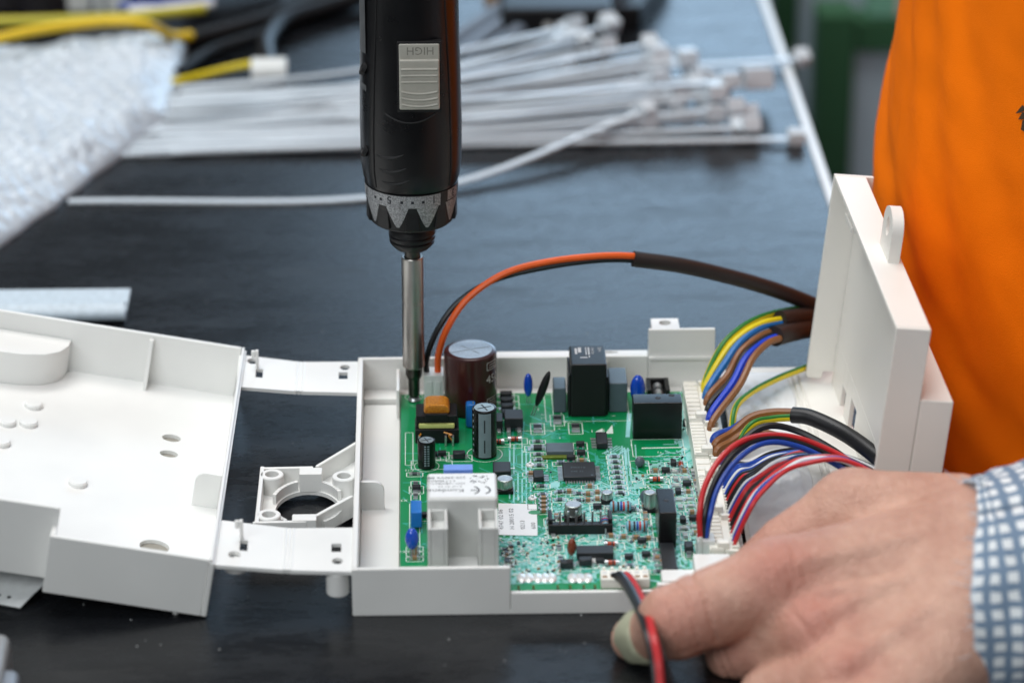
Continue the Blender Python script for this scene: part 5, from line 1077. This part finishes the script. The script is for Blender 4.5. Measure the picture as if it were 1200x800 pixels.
# knuckle bumps, tendons, veins
nb = np.array([-.12, -.62, .78]); nb /= np.linalg.norm(nb)
for kn, rr_ in ((mi, 14), (mm, 14), (mr_, 13)): D.join(np.linalg.norm(D.G - (kn + nb * 6.5).astype(np.float32), axis=-1) - rr_, 5)
for wst, kn in ((w1, mi), (w2, mm), (w3, mr_)):
    a_, b_ = kn + nb * 17.0, kn + (wst - kn) * .66 + nb * 21.5; D.join(D.cone(a_, b_, 3.0, 2.2), 5)
def vein(pts, r): 
    d = D.chain([np.array(p) for p in pts], [r] * len(pts)); D.join(d, 4)
base = lambda px, py, y: J(px, py, y)
vein([(w2 + mm) * .5 + nb * 21.6, (mi + mm) * .5 + nb * 17.2 + np.array([12, 0, 0])], 1.5)
# creases on the index and middle finger
for a_, b_, ps in ((mi, pi_, (.74, .90, .955, 1.0, 1.05)), (mm, pm, (.93, 1.0))):
    ax = (b_ - a_) / np.linalg.norm(b_ - a_); L_ = np.linalg.norm(b_ - a_); s_ = (D.G - a_.astype(np.float32)) @ ax.astype(np.float32)
    side = (D.G - b_.astype(np.float32)) @ nb.astype(np.float32); near = np.linalg.norm(D.G - b_.astype(np.float32), axis=-1) < 34
    for q in ps: D.F = D.F + np.where(near & (side > 2), 1.1 * np.exp(-((s_ - q * L_ + .9 * np.sin(D.G[..., 1] * .35)) / .95) ** 2), 0).astype(np.float32)
for kn, wst in ((mi, w1), (mm, w2)):
    ax = (wst - kn) / np.linalg.norm(wst - kn); s_ = (D.G - kn.astype(np.float32)) @ ax.astype(np.float32); side = (D.G - kn.astype(np.float32)) @ nb.astype(np.float32); near = np.exp(-(np.linalg.norm(D.G - (kn + nb * 18).astype(np.float32), axis=-1) / 15) ** 2)
    for q in (-7, -3.2, .5, 4.5, 8.5): D.F = D.F + (near * np.where(side > 4, .8, 0) * np.exp(-((s_ - q + 1.2 * np.sin(D.G[..., 1] * .22 + q)) / .9) ** 2)).astype(np.float32)
D.F = np.maximum(D.F, .3 - D.G[..., 2])
# keep the flesh out of the tray wall it presses against
HV, HF = surface_nets(D.F, D.lo, D.h)
per = thing('person', 'person in orange and checked shirts, one bare hand gripping the tray corner', 'person', (330, 200, -300))
t = MB(); t.v = [tuple(v) for v in HV]; t.f = [tuple(int(i) for i in f) for f in HF]; t.mi = [0] * len(t.f)
hand = part('hand', t, skinm, per, angle=180)
fl_ = np.zeros(len(HV))
for c_, r_, a_ in ((mi + nb * 18, 24, .75), (mm + nb * 18, 22, .75), (mr_ + nb * 16, 20, .6), (pi_ + np.array([0, -12, 6]), 24, .55), (pm + np.array([0, -12, 6]), 18, .5), (tip, 26, .5)):
    fl_ = np.maximum(fl_, .72 * a_ * np.exp(-(np.linalg.norm(HV - c_, axis=1) / r_) ** 2 * 1.6))
at = hand.data.attributes.new('flush', 'FLOAT', 'POINT'); at.data.foreach_set('value', fl_.astype(np.float32))
# finger cot over the folded fingertip
t = MB(); ax = Vector(ti - di).normalized(); st_ = Vector(di) - ax * 1
pts = [st_ + ax * q for q in (0, 1.2, 5, 9, 13, 16, 18.5, 20)]; rs = [13.3, 13.7, 13.1, 12.4, 11.6, 9.6, 6.0, .4]
t.tube(pts, rs, 24); t.warp(lambda p: Vector((p.x, p.y, max(p.z, .4))) + Vector((noise.noise(p * .22), noise.noise(p * .22 + Vector((9, 0, 0))), 0)) * 1.6)
part('finger_cot', t, cotm, per, 'pale green rubber cot over a fingertip', angle=80)
# sleeve
cen = [Vector(J(1106, 692, -58)), Vector(J(1150, 690, -58)), Vector(J(1180, 686, -56)), Vector(J(1210, 680, -54)), Vector(J(1260, 668, -50)), Vector(J(1340, 640, -40)), Vector(J(1500, 560, -10))]
cs_ = spline(cen, 8); rs_ = np.interp(np.linspace(0, 1, len(cs_)), [0, .05, .2, .5, 1], [54, 55, 56, 58, 66]); n = 72; vs = []; uvv = []; fs = []
tdir = (cen[2] - cen[0]).normalized(); upv = (Vector((0, -.25, 1)) - tdir * tdir.dot(Vector((0, -.25, 1)))).normalized(); sdv = tdir.cross(upv); arcl = 0
for i, c_ in enumerate(cs_):
    if i: arcl += (cs_[i] - cs_[i - 1]).length
    for k_ in range(n + 1):
        a_ = 2 * math.pi * k_ / n; wr = 1 + .035 * noise.noise(Vector((arcl * .05, a_ * 1.6, 2))) + .02 * noise.noise(Vector((arcl * .15, a_ * 4, 7)))
        off = 17 * max(0, math.cos(a_ + .75)) ** 1.5 + 2 * math.sin(a_ + .6) + 1.2 * noise.noise(Vector((a_ * 6, 0, 0)))
        p = c_ + (upv * math.cos(a_) * rs_[i] * .80 + sdv * math.sin(a_) * rs_[i] * .98) * wr + tdir * (off if i == 0 else off * max(0, 1 - i / 10))
        p.z = max(p.z, 1.0); vs.append(p); uvv.append((arcl, a_ * rs_[0] * .95))
for i in range(len(cs_) - 1):
    for k_ in range(n): a_ = i * (n + 1) + k_; fs.append((a_, a_ + 1, a_ + n + 2, a_ + n + 1))
def skin2(vs, fs, thick, cx):                     # give a cloth sheet thickness inwards
    pass
t = MB(); t.add(vs, fs); slv = part('shirt_sleeve', t, checkm, per, 'blue grey sleeve with small white checks', angle=180)
uvl = slv.data.uv_layers.new(name='UVMap'); uvl.data.foreach_set('uv', [c for l in slv.data.loops for c in uvv[l.vertex_index]])
md = slv.modifiers.new('thickness', 'SOLIDIFY'); md.thickness = 1.6 * S; md.offset = -1
t = MB(); rf = random.Random(2)
for k_ in range(60):
    a_ = rf.uniform(-1.5, 1.6); i0 = int((a_ % (2 * math.pi)) / (2 * math.pi) * n); p = Vector(vs[i0]); dd = (-tdir + upv * rf.uniform(-.3, .9) + sdv * rf.uniform(-.6, .6)).normalized(); L_ = rf.uniform(1.5, 5.5) if k_ % 7 else 9
    t.tube([p + tdir * .5, p + dd * L_ * .5, p + dd * L_ + upv * rf.uniform(-1, 1.5)], .16, 4)
part('frayed_threads', t, M('thread', (214, 220, 226), .8), per, kind='stuff')
# orange shirt: rounded torso with folds
t = MB(); nz_, na = 200, 260; vs = []; fs = []
def fold(x, y, z, a):
    f = 0
    def ridge(s_, w_): return math.exp(-(s_ / w_) ** 2)
    q = a                                        # angle, pi = facing the board
    f += 5.5 * ridge((q - 3.55 - (z - 90) * -.0025), .07) - 4 * ridge((q - 3.68 - (z - 90) * -.0025), .06)
    f += 5 * ridge((q - 3.95 - (z - 60) * -.0036), .09) - 5 * ridge((q - 4.12 - (z - 60) * -.0036), .08)
    f += 4 * ridge((z - 40 - (q - 3.6) * -120), 12) - 5 * ridge((z - 62 - (q - 3.6) * -120), 11)
    u_ = q * 175 * .82 + z * .57; v_ = -q * 175 * .57 + z * .82
    f = f * .32 + 3.4 * noise.noise(Vector((u_ * .016, v_ * .006, 3))) + .8 * noise.noise(Vector((u_ * .05, v_ * .014, 8))) + .8 * noise.noise(Vector((u_ * .12, v_ * .05, 5)))
    return f
for j in range(nz_ + 1):
    z = -320 + 820 * j / nz_
    for i in range(na):
        a_ = 2 * math.pi * i / na; lean = (z - 100) * .105 if z > 100 else (z - 100) * .02
        rx, ry = 158, 205; f = fold(0, 0, z, a_); vs.append((427 + lean + (rx + f) * math.cos(a_), 285 + (ry + f) * math.sin(a_), z))
for j in range(nz_):
    for i in range(na): fs.append((j * na + i, j * na + (i + 1) % na, (j + 1) * na + (i + 1) % na, (j + 1) * na + i))
fs += [tuple(range(na))[::-1], tuple(nz_ * na + i for i in range(na))]
t.add(vs, fs); part('orange_shirt', t, orangem, per, 'bright orange shirt', angle=180)
from mathutils.bvhtree import BVHTree
bv = BVHTree.FromPolygons([Vector(v) for v in vs], fs)
def on_shirt(px, py):
    o_ = Vector(CAM); d_ = (P(px, py, z=0) - o_).normalized(); h_, n_, *_ = bv.ray_cast(o_, d_); return h_ + n_ * (.5 if n_.dot(d_) < 0 else -.5)
t = MB()
for pl in ([(1191, 133), (1199, 123), (1204, 128), (1197, 132)], [(1194, 140), (1199, 131), (1206, 134), (1200, 140)], [(1197, 152), (1199, 141), (1206, 139), (1205, 156)]): t.add([on_shirt(*p) for p in pl], [(0, 1, 2, 3)])
part('printed_emblem', t, M('emblem_ink', (70, 58, 40), .8), per, kind='stuff')
# crumpled film on the flap below the wires
t = MB(); fn, gn = 46, 90; vs = []; fs = []
for j in range(gn + 1):
    for i in range(fn + 1):
        u, v = i / fn, j / gn; x = 184.5 + u * (35 + 6 * noise.noise(Vector((v * 5, 0, 1)))); y = 30 + 205 * v; e = min(1, 6 * min(u, 1 - u, v, 1 - v))
        z = 9.3 + e * (1.2 + 2.0 * abs(noise.noise(Vector((x * .11, y * .045, 2)))) + .8 * abs(noise.noise(Vector((x * .2, y * .16, 6))))); vs.append((x, y, z))
for j in range(gn):
    for i in range(fn): a = j * (fn + 1) + i; fs.append((a, a + 1, a + fn + 2, a + fn + 1))
t.add(vs, fs); o = solo('plastic_film', t, M('white_film', (234, 235, 236), .5, noise_amt=.02), 'crumpled white film lying on the flap beneath the wires', 'film', angle=60)
md = o.modifiers.new('thickness', 'SOLIDIFY'); md.thickness = .3 * S; md.offset = 0
